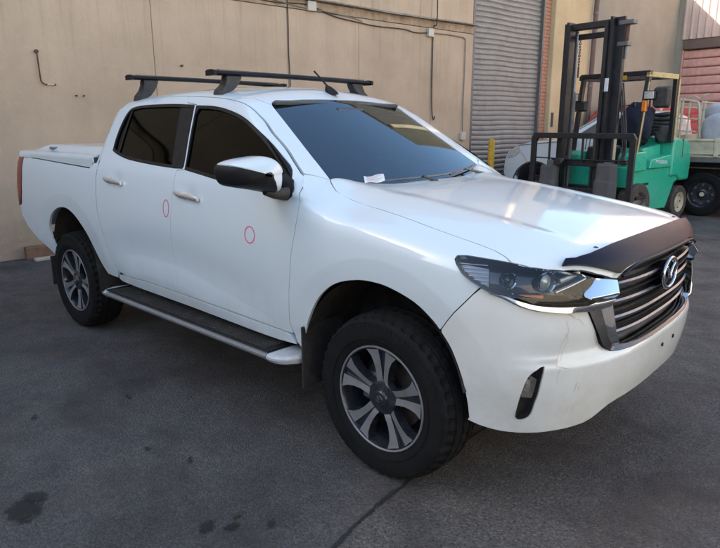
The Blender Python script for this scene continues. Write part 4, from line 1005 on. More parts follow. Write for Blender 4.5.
# door mirrors
def mirror(sgn, par):
    out = [(-.925,1.360),(-.965,1.392),(-1.02,1.405),(-1.09,1.402),(-1.17,1.392),(-1.225,1.376),(-1.247,1.350),(-1.243,1.310),(-1.222,1.278),(-1.17,1.262),(-1.09,1.248),(-1.01,1.232),(-.955,1.222),(-.925,1.235),(-.912,1.28),(-.914,1.33)]
    out = [(p.x, p.y) for p in smooth_path([(a, b, 0) for a, b in out], 3, True)]
    cy, cz = -1.075, 1.315; layers = [(-.085, .93), (-.082, .965), (-.074, .99)]+[(d_, (1-(max(0, d_+.03)/.131)**2.4)**.42) for d_ in np.linspace(-.05, .1005, 15)]
    n = len(out)
    def lim(y):
        a = abs(y); return float(np.interp(a, [.90,.952,.968,.99,1.09,1.18,1.25], [1.325,1.328,1.331,1.334,1.345,1.358,1.372]))
    dens = [tuple(p) for p in resample(np.array(out), .008)]
    top_ = []; bot_ = []
    m_ys = sorted(set([p[0] for p in dens]))
    up = [p for p in dens if p[1] > lim(p[0])+.002]; dn = [p for p in dens if p[1] <= lim(p[0])-.002]
    ya, yb = max(p[0] for p in up), min(p[0] for p in up)
    cut = [(y, lim(y)) for y in np.linspace(yb, max(p[0] for p in out)-.004, 26)]
    def order(L):
        c = np.mean(np.array(L), 0); return sorted(L, key=lambda p: math.atan2(p[1]-c[1], p[0]-c[0]))
    def loft_part(poly, mat, nm, lay):
        k_ = len(poly); V = []
        for dx, s_ in lay:
            for y, z in poly:
                yy = cy+(y-cy)*s_; zz = cz+.01*(1-s_)+(z-cz)*s_; V.append((-.63+dx-.18*max(0, -(yy+1.08)), -.92+(yy+.92)*.85, 1.315+(zz-1.315)*.94))
        F_ = [(i*k_+k, i*k_+(k+1) % k_, (i+1)*k_+(k+1) % k_, (i+1)*k_+k) for i in range(len(lay)-1) for k in range(k_)]
        if sgn > 0:   # the far mirror is folded back against its window
            c_, s2 = math.cos(math.radians(-86)), math.sin(math.radians(-86)); V = [(-.74+(x+.63)*c_-(y+.93)*s2, -.95+(x+.63)*s2+(y+.93)*c_, z) for x, y, z in V]
        V = [(x, y*-sgn, z) for x, y, z in V]
        o = mesh_obj(nm, V, F_, mat, par, world=True, smooth=True); fix_normals(o); o.data.set_sharp_from_angle(angle=math.radians(50)); return o
    upl = [p for p in out if p[1] > lim(p[0])]; lol = [p for p in out if p[1] <= lim(p[0])]
    # walk the outline from its outer end over the top to the inner end
    fl_ = [p[1] > lim(p[0]) for p in dens]; nd = len(dens)
    st_ = [i for i in range(nd) if fl_[i] and not fl_[i-1]][0]; upl = []; i = st_
    while fl_[i % nd]: upl.append(dens[i % nd]); i += 1
    lol = []
    while not fl_[i % nd]: lol.append(dens[i % nd]); i += 1
    cut = [(y, lim(y)) for y in np.linspace(upl[-1][0], upl[0][0], 90)]
    capp = upl+cut[1:-1]; houp = [p for p in lol if p[0] < -.966]+[(y, z) for y, z in cut[1:-1][::-1] if y < -.966]
    if upl[0][0] < upl[-1][0]: houp = [p for p in lol if p[0] < -.966]+sorted([(y, z) for y, z in cut[1:-1] if y < -.966], key=lambda p: p[0] if lol[-1][0] < lol[0][0] else -p[0])
    hs_ = loft_part(houp, M['black'], 'mirror_housing', layers); cp = loft_part(capp, P3, 'mirror_cap', layers[1:])
    loft_part([(cy+(y-cy)*.982, cz+(z-cz)*.982) for y, z in dens], P3, 'mirror_shell', [(d_-.003, q_*.985) for d_, q_ in layers[2:]])
    if sgn > 0: return
    mg = MB().add([(-.63-.078-.18*max(0, -(cy+(y-cy)*.88+1.08)), (-.92+(cy+(y-cy)*.88+.92)*.85)*-sgn, cz+(z-cz)*.83) for y, z in out], [tuple(range(n))]).obj('mirror_glass', M['chrome'], par, world=True); fix_normals(mg)
    arm = MB().tube([(-.63, -1.0*-sgn, 1.245), (-.625, -.95*-sgn, 1.228), (-.615, -.90*-sgn, 1.222), (-.612, -.865*-sgn, 1.222)], [.022, .026, .030, .034], 12).obj('mirror_arm', M['black_dusty'], par, world=True, smooth=60)
mirror(-1, fdo[0])
mb_ = panel('mirror_base', 'side', S([(-.64,1.20),(-.60,1.195),(-.575,1.215),(-.578,1.255),(-.600,1.285),(-.66,1.315),(-.70,1.29),(-.70,1.22)]), F_all, M['black'], None, h=.03, gap=0, off=.006, rim=.01); sub(fdo, mb_)

# handles
def handle(xa, za, xb, zb, par, sgn):
    A = Vector((xa, 0, za)); B = Vector((xb, 0, zb)); n = 9; V = []
    for i in range(n):
        t = i/(n-1); p = A.lerp(B, t); y = S([(p.x, p.z)])[0][1]; bulge = .030*math.sin(PI*min(1, max(0, (t+.08)/1.16)))**.6+.006
        hh_ = .013+.006*math.sin(PI*t); 
        for k_ in range(12): a_ = 2*PI*k_/12; V.append((p.x, (y-bulge+.004-.010*math.cos(a_))*-sgn, p.z+hh_*1.05*math.sin(a_)))
    m = MB().add(V, [(12*i+k, 12*i+(k+1) % 12, 12*i+12+(k+1) % 12, 12*i+12+k) for i in range(n-1) for k in range(12)]+[tuple(range(12)), tuple(12*(n-1)+k for k in range(12))[::-1]])
    o = m.obj('door_handle', M['handle'], par, world=True, smooth=50); fix_normals(o)
for sgn, k in ((-1, 0), (1, 1)):
    handle(-2.430, 1.197, -2.195, 1.180, rdo[k], sgn); handle(-1.545, 1.166, -1.310, 1.146, fdo[k], sgn)
    # pink marker rings (only on the near side)
def ring_mark(cx, cz, rx, rz, par):
    o_ = [(cx+rx*math.cos(t), cz+rz*math.sin(t)) for t in [2*PI*k/28 for k in range(28)]]; i_ = [(cx+(rx-.006)*math.cos(t+.1), cz+(rz-.006)*math.sin(t+.1)) for t in [2*PI*k/28 for k in range(28)]]
    q = panel('marker_ring', 'side', S(o_), F_all, M['marker'], None, holes=[S(i_)], h=.012, gap=0, off=.0012, rim=0, mirror=False); sub([par], q)
ring_mark(-.862, 1.003, .042, .044, fdo[0]); ring_mark(-1.656, 1.066, .034, .052, rdo[0])

# side steps
for sgn in (-1, 1):
    def yy(v): return v*-sgn
    st = MB(); prof = [(-.80,.405),(-.80,.436),(-.845,.442),(-.985,.445),(-1.008,.443),(-1.018,.436),(-1.019,.426),(-1.004,.410),(-.97,.405)]
    xs = [-2.42,-2.38,-2.2,-1.5,-.9,-.66]; V = [(x, yy(y), z) for x in xs for y, z in prof]; n = len(prof)
    st.add(V, [(i*n+k, i*n+(k+1) % n, (i+1)*n+(k+1) % n, (i+1)*n+k) for i in range(len(xs)-1) for k in range(n)]+[tuple(range(n)), tuple((len(xs)-1)*n+k for k in range(n))[::-1]])
    step = st.obj('side_step', M['step_silver'], TR, world=True, smooth=40); fix_normals(step)
    MB().box((-2.40, yy(-.81), .4485), (-.665, yy(-.998), .455), .003).obj('step_pad', M['black'], step, world=True)
    for j in range(11): yv = -.825-.0152*j; MB().box((-2.34, yy(yv), .4555), (-.70, yy(yv-.006), .4595)).obj('pad_rib', M['black_dusty'], step, world=True)
    for a, b, f in ((-.655, -.505, 1), (-2.37, -2.475, -1)):
        L = []; N_ = 7
        for i in range(N_):
            t = i/(N_-1); x = a+(b-a)*t; s_ = math.sqrt(max(0, 1-t**3.2))*.93+.07
            for y, z in prof: L.append((x, yy(-.78+(y+.78)*(s_ if y < -.81 else 1)), .424+(z-.424)*(1.14 if i < N_-1 else .6)))
        m = MB().add(L, [(i*n+k, i*n+(k+1) % n, (i+1)*n+(k+1) % n, (i+1)*n+k) for i in range(N_-1) for k in range(n)]+[tuple(range(n)), tuple((N_-1)*n+k for k in range(n))[::-1]])
        fix_normals(m.obj('end_cap', M['step_cap'], step, world=True, smooth=40))
    for x in (-2.1, -1.45, -.85): MB().beam((x, yy(-.55), .43), (x, yy(-.93), .385), .05, .02).obj('step_bracket', M['black'], step, world=True)
    # mud flap behind the front wheel
    MB().box((-.500, yy(-.64), .285), (-.490, yy(-.925), .60), .003).obj('mud_flap', M['liner'], TR, world=True)
    MB().box((-3.60, yy(-.66), .26), (-3.588, yy(-.90), .50), .003).obj('mud_flap', M['liner'], TR, world=True)

# wheel wells
def well(cx, cz, r_, ax, a0, a1, yin):
    for sgn in (-1, 1):
        n = 28; V = []
        for k in range(n+1):
            t = a0+(a1-a0)*k/n
            for y, dr in ((-.895, -.004), (-.70, .03), (yin, .03)): V.append((cx+ax*(r_+dr)*math.cos(t), y*-sgn, cz+(r_+dr)*math.sin(t)))
        F_ = [(3*k+j, 3*k+j+1, 3*k+4+j, 3*k+3+j) for k in range(n) for j in range(2)]
        inner = [3*k+2 for k in range(n+1)]
        V.append((cx, yin*-sgn, cz)); F_ += [(inner[k], inner[k+1], len(V)-1) for k in range(n)]
        mesh_obj('wheel_liner', V, F_, M['liner'], TR, world=True, smooth=True).data.set_sharp_from_angle(angle=.6)
well(-.05, .39, .512, .925, math.radians(16), math.radians(186), -.48)
well(-3.13, .40, .556, .73, math.radians(-5), math.radians(152), -.50)

# wheels
def make_wheel():
    root = bpy.data.objects.new('wheel', None); link_obj(root); root.empty_display_size = .1
    R0 = .377; prof = []
    side = [(.236,-.108),(.244,-.118),(.262,-.1255),(.285,-.131),(.315,-.1325),(.340,-.130),(.353,-.124),(.363,-.115)]
    tread = [(-.115,0),(-.098,0),(-.083,0),(-.080,1),(-.071,1),(-.068,0),(-.035,0),(-.032,1),(-.023,1),(-.020,0),(.020,0),(.023,1),(.032,1),(.035,0),(.068,0),(.071,1),(.080,1),(.083,0),(.098,0),(.115,0)]
    SEG = 168; m = MB(); rows = []
    for k in range(SEG):
        a = 2*PI*k/SEG; ph = k % 4; row = [(r_, y) for r_, y in side]
        for y, gflag in tread:
            rr = R0-.035*(abs(y)/.13)**4
            if gflag: rr -= .0085
            if abs(y) > .085 and ph in (0, 1): rr -= .012
            if .035 < abs(y) < .07 and (k+1) % 4 == 0: rr -= .006
            if abs(y) < .021 and (k+2) % 4 == 0: rr -= .005
            row.append((rr, y))
        row += [(r_-(.006 if (ph in (0, 1) and r_ > .345) else 0), -y) for r_, y in side[::-1]]
        row = [(r_, y*(.84 if y > 0 else 1)) for r_, y in row]
        row = [(r_-(.006 if (ph in (0, 1) and .345 < r_ < .37) else 0), y) for r_, y in row]
        rows.append([(r_*math.cos(a), y, r_*math.sin(a)) for r_, y in row])
    n = len(rows[0]); V = [p for r_ in rows for p in r_]
    m.add(V, [(k*n+i, ((k+1) % SEG)*n+i, ((k+1) % SEG)*n+i+1, k*n+i+1) for k in range(SEG) for i in range(n-1)])
    ty = m.obj('tyre', M['rubber'], root, smooth=20); fix_normals(ty)
    for rr in (.275, .345): MB().lathe([(rr-.002, -.1318 if rr < .3 else -.1292), (rr, -.1338 if rr < .3 else -.1308), (rr+.002, -.1322 if rr < .3 else -.1286)], 72).obj('sidewall_ring', M['rubber'], ty, smooth=60)
    rb_ = MB()
    for k in range(84):
        a = 2*PI*k/84; mt_ = Matrix.Rotation(a, 4, 'Y'); L_ = .014 if k % 3 else .022
        rb_.box((-.0035, -.1330, .325-L_*.3), (.0035, -.1290, .325+L_*.7), 0, mt_)
    rb_.obj('sidewall_ribs', M['rubber'], ty)
    rim = MB().lathe([(.243,-.110),(.238,-.120),(.231,-.119),(.226,-.108),(.221,-.09),(.214,-.02),(.205,.05),(.214,.10),(.235,.108)], 72).obj('rim', M['alloy_dark'], root, smooth=50); fix_normals(rim)
    rl = MB().lathe([(.2405,-.1165),(.238,-.1212),(.2335,-.1212),(.2300,-.1178)], 72).obj('rim_lip', M['alloy'], rim, smooth=60)
    MB().lathe([(.06,-.02),(.165,-.02),(.165,.005),(.06,.005)], 48, closed=True).obj('brake_disc', M['disc'], root, smooth=40)
    MB().box((-.17, -.055, -.07), (-.07, .03, .07), .02).obj('brake_caliper', M['grey_metal'], root)
    MB().lathe([(0,.03),(.21,.03)], 40).obj('hub_plate', M['liner'], root)
    blades = []
    def blade(sg):
        rs = [.072,.095,.125,.160,.195,.226]
        di = [1.5,2.0,2.8,3.8,4.6,5.2]; do = [26,19.5,16.0,15.6,17.5,21.5]
        yf = [-.098,-.1015,-.104,-.108,-.112,-.117]
        A = [(r_, math.radians(d)*sg, y) for r_, d, y in zip(rs, di, yf)]; B = [(r_, math.radians(d)*sg, y) for r_, d, y in zip(rs, do, yf)]
        V = []
        for (r1, t1, y1), (r2, t2, y2) in zip(A, B):
            tw = .006
            V += [(r1*math.sin(t1), y1+tw, r1*math.cos(t1)), (r2*math.sin(t2), y2, r2*math.cos(t2)), (r2*math.sin(t2*1.06), y2+.045, r2*math.cos(t2*1.06)), (r1*math.sin(t1*.6), y1+.045, r1*math.cos(t1*.6))]
        body = MB().add(V, [(4*i+k, 4*i+(k+1) % 4, 4*i+4+(k+1) % 4, 4*i+4+k) for i in range(5) for k in range(4)]+[(0,1,2,3), (23,22,21,20)])
        face = MB().add([(x, y-.0012, z) for j, (x, y, z) in enumerate(V) if j % 4 < 2], [(2*i, 2*i+1, 2*i+3, 2*i+2) for i in range(5)])
        return body, face
    sp0 = []
    for sg in (-1, 1):
        b_, f_ = blade(sg); s_ = b_.obj('spoke', M['alloy_dark'], root); fix_normals(s_); q = f_.obj('spoke_face', M['alloy'], s_); sp0.append((s_, q))
    slot = MB().add([(-.004,-.088,.07),(.004,-.088,.07),(.030,-.100,.226),(-.030,-.100,.226)], [(0,1,2,3)]).obj('spoke_web', M['alloy_dark'], root)
    for k in range(5):
        a = math.radians(2+72*k)
        for s_, q in sp0:
            if k == 0: s_.rotation_euler.y = a
            else:
                c = copy_part(s_, root); c.rotation_euler.y = a; copy_part(q, c)
        if k == 0: slot.rotation_euler.y = a
        else: copy_part(slot, root).rotation_euler.y = a
    sec_ = []
    for r_h, y_h, am in ((.093,-.070,.16),(.090,-.088,.15),(.084,-.097,.12),(.070,-.102,.07),(.052,-.105,.02),(.040,-.1065,0),(.038,-.112,0),(.034,-.1175,0),(.028,-.119,0)):
        row = []
        for k in range(60):
            a = 2*PI*k/60; c5 = math.cos(5*(a-math.radians(2)))
            row.append(((r_h*(1-am*.5+am*.5*c5))*math.sin(a), y_h+(.004*c5 if .045 < r_h < .088 else 0), (r_h*(1-am*.5+am*.5*c5))*math.cos(a)))
        sec_.append(row)
    hb_ = MB(); hb_.v = [p for rw in sec_ for p in rw]; hb_.f = [(i*60+k, i*60+(k+1) % 60, (i+1)*60+(k+1) % 60, (i+1)*60+k) for i in range(8) for k in range(60)]+[tuple(480+k for k in range(60))]
    hub = hb_.obj('hub', M['alloy_dark'], root, smooth=45); fix_normals(hub)
    for k in range(5):
        a = math.radians(38+72*k); mt_ = Matrix.Rotation(a, 4, 'Y')
        MB().tube([tuple(mt_ @ Vector((0, -.092, .060))), tuple(mt_ @ Vector((0, -.106, .060)))], .0105, 6).obj('lug_nut', M['black_gloss'], hub)
    rg = [(.017*math.cos(t), -.1195, .014*math.sin(t)) for t in [2*PI*k/24 for k in range(25)]]
    MB().tube(rg, .0016, 6, caps=False).obj('cap_emblem', M['satin'], hub, smooth=60)
    MB().tube([(x, -.1195, z) for x, z in ((-.014,.006),(-.009,.006),(0,-.003),(.009,.006),(.014,.006))], .0016, 6).obj('cap_emblem', M['satin'], hub)
    return root, rim, ty
def copy_tree(src, parent):
    c = src.copy(); link_obj(c); c.parent = parent
    for ch_ in [o for o in src.children]: copy_tree(ch_, c)
    return c
wroot, wrim, wty = make_wheel()
# the wheel's parts sit straight under the pickup's wheel part: tyre itself is the part, the rest its pieces
WH = []
def flatten(root):
    """wheel mesh = tyre; everything else becomes a piece of it (thing > wheel > piece)"""
    ty = [o for o in root.children if o.name.split('.')[0] == 'tyre'][0]
    ms = {}
    def rec(o, mtx):
        for c in list(o.children):
            cm = mtx @ c.matrix_basis; ms[c] = cm; rec(c, cm)
    rec(root, Matrix.Identity(4))
    for c in list(ms):
        if c is ty: continue
        c.parent = ty; c.matrix_parent_inverse = Matrix.Identity(4); c.matrix_basis = ms[c]
    ty.parent = None; bpy.data.objects.remove(root); ty.name = 'wheel'; return ty
wheel0 = flatten(wroot)
pos = [(-.018, -.787, .375, 0), (RX-.01, -.787, .375, .35), (-.018, .787, .375, 0), (RX-.01, .787, .375, 0)]
for i, (x, y, z, ro) in enumerate(pos):
    o = wheel0 if i == 0 else wheel0.copy()
    if i:
        link_obj(o)
        for c in [q for q in wheel0.children]:
            k = c.copy(); link_obj(k); k.parent = o
    o.parent = TR; o.matrix_basis = Matrix.Translation((x+1.6, y, z)) @ Matrix.Rotation(PI if y > 0 else 0, 4, 'Z') @ Matrix.Rotation(ro, 4, 'Y')

# underbody, axles
MB().box((-3.0, -.70, .30), (-.62, .70, .56), .03).obj('underbody', M['black_dusty'], TR, world=True)
MB().box((-.58, -.47, .27), (.52, .47, .95), .02).obj('engine_bay', M['black_dusty'], TR, world=True)
MB().box((-4.1, -.78, .56), (-3.72, .78, .62), .02).obj('bed_floor', M['black_dusty'], TR, world=True)
MB().tube([(RX, -.66, .386), (RX, .66, .386)], .05, 12).obj('rear_axle', M['black_dusty'], TR, world=True, smooth=60)
MB().tube([(0, -.66, .386), (0, .66, .386)], .035, 12).obj('front_axle', M['black_dusty'], TR, world=True, smooth=60)
MB().tube([(-3.7, .55, .42), (-2.6, .55, .42), (-1.5, .30, .40)], .035, 10).obj('exhaust', M['grey_metal'], TR, world=True, smooth=60)

# roof bars
for x, zc in ((-1.50, 1.826), (-2.45, 1.848)):
    n = 13; V = []; sec = [(-.038,-.006),(-.030,-.013),(.028,-.013),(.040,-.004),(.034,.008),(.010,.014),(-.020,.013),(-.036,.006)]
    for i in range(n):
        y = -.655+1.31*i/(n-1); cam_ = .006*(1-(y/.655)**2)
        for a, b in sec: V.append((x+a, y, zc+b+cam_))
    k_ = len(sec); m = MB().add(V, [(i*k_+j, i*k_+(j+1) % k_, (i+1)*k_+(j+1) % k_, (i+1)*k_+j) for i in range(n-1) for j in range(k_)])
    bar = m.obj('roof_bar', M['black'], TR, world=True, smooth=40); fix_normals(bar)
    MB().box((x-.008, -.62, zc+.014), (x+.008, .62, zc+.021), .001).obj('rubber_strip', M['black_gloss'], bar, world=True)
    for sgn in (-1, 1):
        MB().prism([(-.041,-.016),(.043,-.016),(.043,.012),(.012,.018),(-.02,.017),(-.041,.010)], 0, .02, 'y', Matrix.Translation((x, (-.675 if sgn < 0 else .655), zc))).obj('bar_cap', M['black'], bar, world=True)
        ys = -.585*-sgn; zr = T([(x, -.585)], F_cab)[0][2]
        L = []; 
        for t, (hx, y_, hy) in enumerate(((.048, -.632, .010), (.045, -.622, .040), (.035, -.595, .045), (.031, -.582, .050), (.030, -.578, .055))):
            z_ = zr-.015+(zc-.012-zr+.015)*t/4
            for a, b in ((-1,-1),(1,-1),(1,1),(-1,1)): L.append((x+a*hx, (y_+hy*(b+1)*.5*2.0)*-sgn, z_))
        m = MB().add(L, [(4*i+k, 4*i+(k+1) % 4, 4*i+4+(k+1) % 4, 4*i+4+k) for i in range(4) for k in range(4)]+[(0,1,2,3), (16,17,18,19)])
        ft = m.obj('bar_foot', M['black_dusty'], bar, world=True); fix_normals(ft)
        bv = ft.modifiers.new('b', 'BEVEL'); bv.width = .007; bv.segments = 2
# aerial
an = T([(-1.20, 0)], F_cab)[0]
m = MB(); L = []
for t, (s_, z_) in enumerate(((1, -.004), (.95, .012), (.70, .030), (.40, .046), (.15, .054))):
    for k in range(14): a = 2*PI*k/14; L.append((an[0]-.012*t+.045*s_*math.cos(a)*(1.25 if math.cos(a) > 0 else 1), .026*s_*math.sin(a), an[2]+z_))
m.add(L, [(14*i+k, 14*i+(k+1) % 14, 14*i+14+(k+1) % 14, 14*i+14+k) for i in range(4) for k in range(14)]+[tuple(56+k for k in range(14))])
ab = m.obj('aerial_base', M['black'], TR, world=True, smooth=50)
MB().tube([(an[0]-.03, 0, an[2]+.04), (an[0]-.12, 0, an[2]+.115), (an[0]-.155, 0, an[2]+.142)], [.0065, .005, .006], 8).obj('aerial', M['black'], ab, world=True, smooth=50)

# wipers and cowl
def wsp_pt(y, z, off=.012):
    p = solve_dir(F_cab, np.array([(1.0, y, z)]), (-1, 0, 0), off)[0]; return Vector(p)
cowl = [(x, y, z-.0) for x, y, z in T(hood_rear, F_body)]
cw = []
for (x, y, z) in cowl+mir(cowl[:-1])[::-1]: cw += [(x-.004, y, z-.022), (x-.16, y*.97, z-.035)]
cwo = MB().add(cw, [(2*i, 2*i+1, 2*i+3, 2*i+2) for i in range(len(cw)//2-1)]).obj('cowl', M['black'], TR, world=True)
for a, b, pv_ in (((-.40,1.258),(.20,1.262),(-.02,1.245)), ((.16,1.258),(.58,1.288),(.56,1.250))):
    pts = [wsp_pt(a[0]+(b[0]-a[0])*t, a[1]+(b[1]-a[1])*t, .012) for t in (0, .25, .5, .75, 1)]
    wi = MB(); wi.tube(pts, .0055, 6); wo = wi.obj('wiper', M['black_gloss'], TR, world=True, smooth=50)
    mid = pts[2]+Vector((.008, 0, .006)); MB().tube([wsp_pt(pv_[0], pv_[1]-.01, .012), mid], [.011, .006], 8).obj('wiper_arm', M['black_gloss'], wo, world=True, smooth=50)

# cabin
MB().box((-2.5, -.74, .55), (-.75, .74, .60), .01).obj('cabin_floor', M['interior'], TR, world=True)
dash = MB(); prof = [(-.70,1.215),(-.86,1.235),(-1.02,1.225),(-1.10,1.17),(-1.08,1.0),(-1.0,.6),(-.66,.6)]
dash.prism([(x, z) for x, z in prof], -.72, .72, 'y'); d_ = dash.obj('dashboard', M['interior'], TR, world=True); fix_normals(d_)
MB().box((-1.06, -.55, 1.225), (-.92, -.22, 1.262), .02).obj('instrument_hood', M['interior'], d_, world=True)
stw = MB().lathe([(.185*1+.013*math.cos(t), .013*math.sin(t)) for t in [2*PI*k/8 for k in range(8)]], 36, Matrix.Translation((-1.26, -.38, 1.12)) @ Matrix.Rotation(math.radians(-65), 4, 'Y') @ Matrix.Rotation(PI/2, 4, 'X'), closed=True).obj('steering_wheel', M['black'], TR, world=True, smooth=60)
MB().tube([(-1.10, -.38, 1.06), (-1.25, -.38, 1.115)], .04, 12).obj('steering_column', M['black'], stw, world=True)
for x in (-1.62, -2.35):
    for y in (-.38, .38):
        s0 = MB().box((x-.25, y-.24, .72), (x+.25, y+.24, .86), .05).obj('seat', M['interior'], TR, world=True)
        bk = MB().box((-.07, -.23, 0), (.07, .23, .58), .05, Matrix.Translation((x-.24, y, .80)) @ Matrix.Rotation(math.radians(-14), 4, 'Y')).obj('seat_back', M['interior'], s0, world=True)
        MB().box((-.05, -.13, .60), (.05, .13, .76), .04, Matrix.Translation((x-.24, y, .80)) @ Matrix.Rotation(math.radians(-14), 4, 'Y')).obj('head_rest', M['interior'], s0, world=True)
rf = T([(x, y) for x in (-1.25,-1.6,-2.0,-2.4,-2.55) for y in (-.52,-.3,0,.3,.52)], F_cab)
MB().add([(x, y, z-.045) for x, y, z in rf], [(5*i+j, 5*i+j+1, 5*i+6+j, 5*i+5+j) for i in range(4) for j in range(4)]).obj('headliner', M['interior_lt'], TR, world=True)
MB().box((-1.06, -.12, 1.575), (-1.035, .12, 1.635), .012).obj('rear_view_mirror', M['black_gloss'], TR, world=True)
for y in (-.33, .33): MB().box((-.012, -.20, -.16), (.012, .20, 0), .01, Matrix.Translation((-1.10, y, 1.66)) @ Matrix.Rotation(math.radians(72), 4, 'Y')).obj('sun_visor', M['interior_lt'], TR, world=True)
MB().box((-2.60, -.7, .6), (-2.56, .7, 1.32), .01).obj('rear_bulkhead', M['interior'], TR, world=True)

# loose things on the pickup
def hz_(x, y): return T([(x, y)], F_body)[0][2]
pn = thing('paper_note', 'small white printed slip of paper lying at the wiper edge of the bonnet', 'paper note', (-.435, -.47, hz_(-.435, -.47)+.022), math.radians(48))
pn.matrix_basis = pn.matrix_basis @ Matrix.Rotation(math.radians(26), 4, 'X') @ Matrix.Scale(1.1, 4)
V = []; 
for i in range(6):
    for j in range(4): V.append((-.045+.09*i/5, -.03+.06*j/3, .004+.012*(i/5)**2+.004*math.sin(i*1.3+j)))
MB().add(V, [(4*i+j, 4*i+4+j, 4*i+5+j, 4*i+1+j) for i in range(5) for j in range(3)]).obj('sheet', M['paper'], pn, smooth=True)
m = MB(); 
for k in range(6):
    y = -.023+.009*k; pts = [(-.036+.072*i/5*(.7+.3*((k*7) % 3)/2), y, .0058+.012*((-.036+.072*i/5*(.7+.3*((k*7) % 3)/2)+.045)/.09)**2+.004*math.sin((-.036+.072*i/5+.045)/.018*1.3+(y+.03)/.02)) for i in range(6)]
    V = []
    for p in pts: V += [(p[0], p[1]-.0012, p[2]+.0012), (p[0], p[1]+.0012, p[2]+.0012)]
    m.add(V, [(2*i, 2*i+2, 2*i+3, 2*i+1) for i in range(5)])
m.obj('printed_lines', M['pink_ink'], pn)
M['hivis'] = simple('yellow green cloth', (.34, .42, .12), .8)
hv = MB(); r = random.Random(6); L = []
for i in range(9):
    for j in range(7): L.append((-.05+.0125*i+r.uniform(-.004, .004), -.05+.017*j+r.uniform(-.004, .004), .012+.03*math.exp(-((i-4)/2.4)**2-((j-3)/2.)**2)+r.uniform(0, .02)))
hv.add(L, [(7*i+j, 7*i+7+j, 7*i+8+j, 7*i+1+j) for i in range(8) for j in range(6)])
o = hv.obj('crumpled_cloth', M['hivis'], None); o.location = (-.84, .02, 1.235); tag(o, 'crumpled yellow green cloth on the dashboard seen through the windscreen', 'cloth')
o = MB().box((-.012, -.09, 0), (.012, .09, .008), .002).obj('dash_strip', M['hivis'], None); o.location = (-.78, -.32, 1.238); tag(o, 'flat yellow green strip lying on the dashboard behind the windscreen', 'strip')

# ------------------------------------------------------------------ forklift (local frame: x forward, y to its left, z up)
def loft(sections, closed_ends=True):
    n = len(sections[0]); m = MB(); m.v = [tuple(p) for s_ in sections for p in s_]
    m.f = [(i*n+k, i*n+(k+1) % n, (i+1)*n+(k+1) % n, (i+1)*n+k) for i in range(len(sections)-1) for k in range(n)]
    if closed_ends: m.f += [tuple(range(n)), tuple((len(sections)-1)*n+k for k in range(n))[::-1]]
    return m
def bevel(o, w_=.01, seg=2, ang=.5):
    b = o.modifiers.new('bevel', 'BEVEL'); b.width = w_; b.segments = seg; b.limit_method = 'ANGLE'; b.angle_limit = ang
    o.data.polygons.foreach_set('use_smooth', [True]*len(o.data.polygons)); o.modifiers.new('wn', 'WEIGHTED_NORMAL'); return o
FLH = math.radians(261.7)
fk = thing('forklift', 'green forklift with a tall black mast parked in front of the roller door', 'forklift', (-2.146, 6.895, 0), FLH)
G = M['fl_green']; BK = M['fl_mast']
def p_(mb, name, mat, par=fk, bev=None, smooth=None):
    o = mb.obj(name, mat, par, smooth=smooth); fix_normals(o)
    if bev: bevel(o, bev)
    return o
ch_ = p_(MB().prism([(.20,.62),(-.30,.62),(-.43,.42),(-.46,.22),(-1.05,.20),(-1.17,.42),(-1.27,.60),(-1.40,.64),(-1.62,.62),(-1.66,.72),(-1.66,.86),(.20,.86)], -.50, .50), 'chassis', G, bev=.02)
p_(MB().prism([(.22,.84),(.22,1.06),(.16,1.12),(-.16,1.13),(-.22,.84)], .30, .55), 'front_fender', G, bev=.02)
p_(MB().prism([(.22,.84),(.22,1.06),(.16,1.12),(-.16,1.13),(-.22,.84)], -.55, -.30), 'front_fender', G, bev=.02)
p_(MB().prism([(.24,.60),(.24,.90),(.16,.94),(.16,.60)], -.50, .50), 'front_cowl', G, bev=.015)
p_(MB().prism([(.14,.86),(.10,1.18),(.02,1.20),(-.02,.86)], -.28, .28), 'dash_panel', BK, bev=.015)
p_(MB().prism([(-.30,.862),(-.34,1.00),(-.98,1.06),(-1.02,.862)], .36, .545), 'side_cover', G, bev=.02)
p_(MB().prism([(-.30,.862),(-.34,1.00),(-.98,1.06),(-1.02,.862)], -.545, -.36), 'side_cover', G, bev=.02)
p_(MB().prism([(-.40,.862),(-.42,1.16),(-.98,1.22),(-1.05,.862)], -.36, .36), 'engine_hood', G, bev=.03)
cwt = p_(MB().prism([(-1.03,.70),(-1.03,1.27),(-1.12,1.31),(-1.52,1.28),(-1.66,1.16),(-1.72,.92),(-1.70,.62),(-1.40,.62),(-1.30,.70)], -.54, .54), 'counterweight', G, bev=.05)
p_(MB().box((-1.36,-.545,1.0), (-1.34,.545,1.29)), 'panel_gap', M['beam'])
text_mesh('lettering', 'MITSUBISHI', .075, M['paper'], fk, Matrix.Translation((-.66,.547,.93)) @ Matrix(((-1,0,0,0),(0,0,1,0),(0,1,0,0),(0,0,0,1))) @ Matrix.Rotation(math.radians(-4), 4, 'Z'), .001)
p_(MB().box((-.36,.40,.42), (.02,.56,.46), .01), 'step', BK)
p_(MB().box((-.42,-.5,.60), (.16,.5,.66), .01), 'floor_plate', BK)
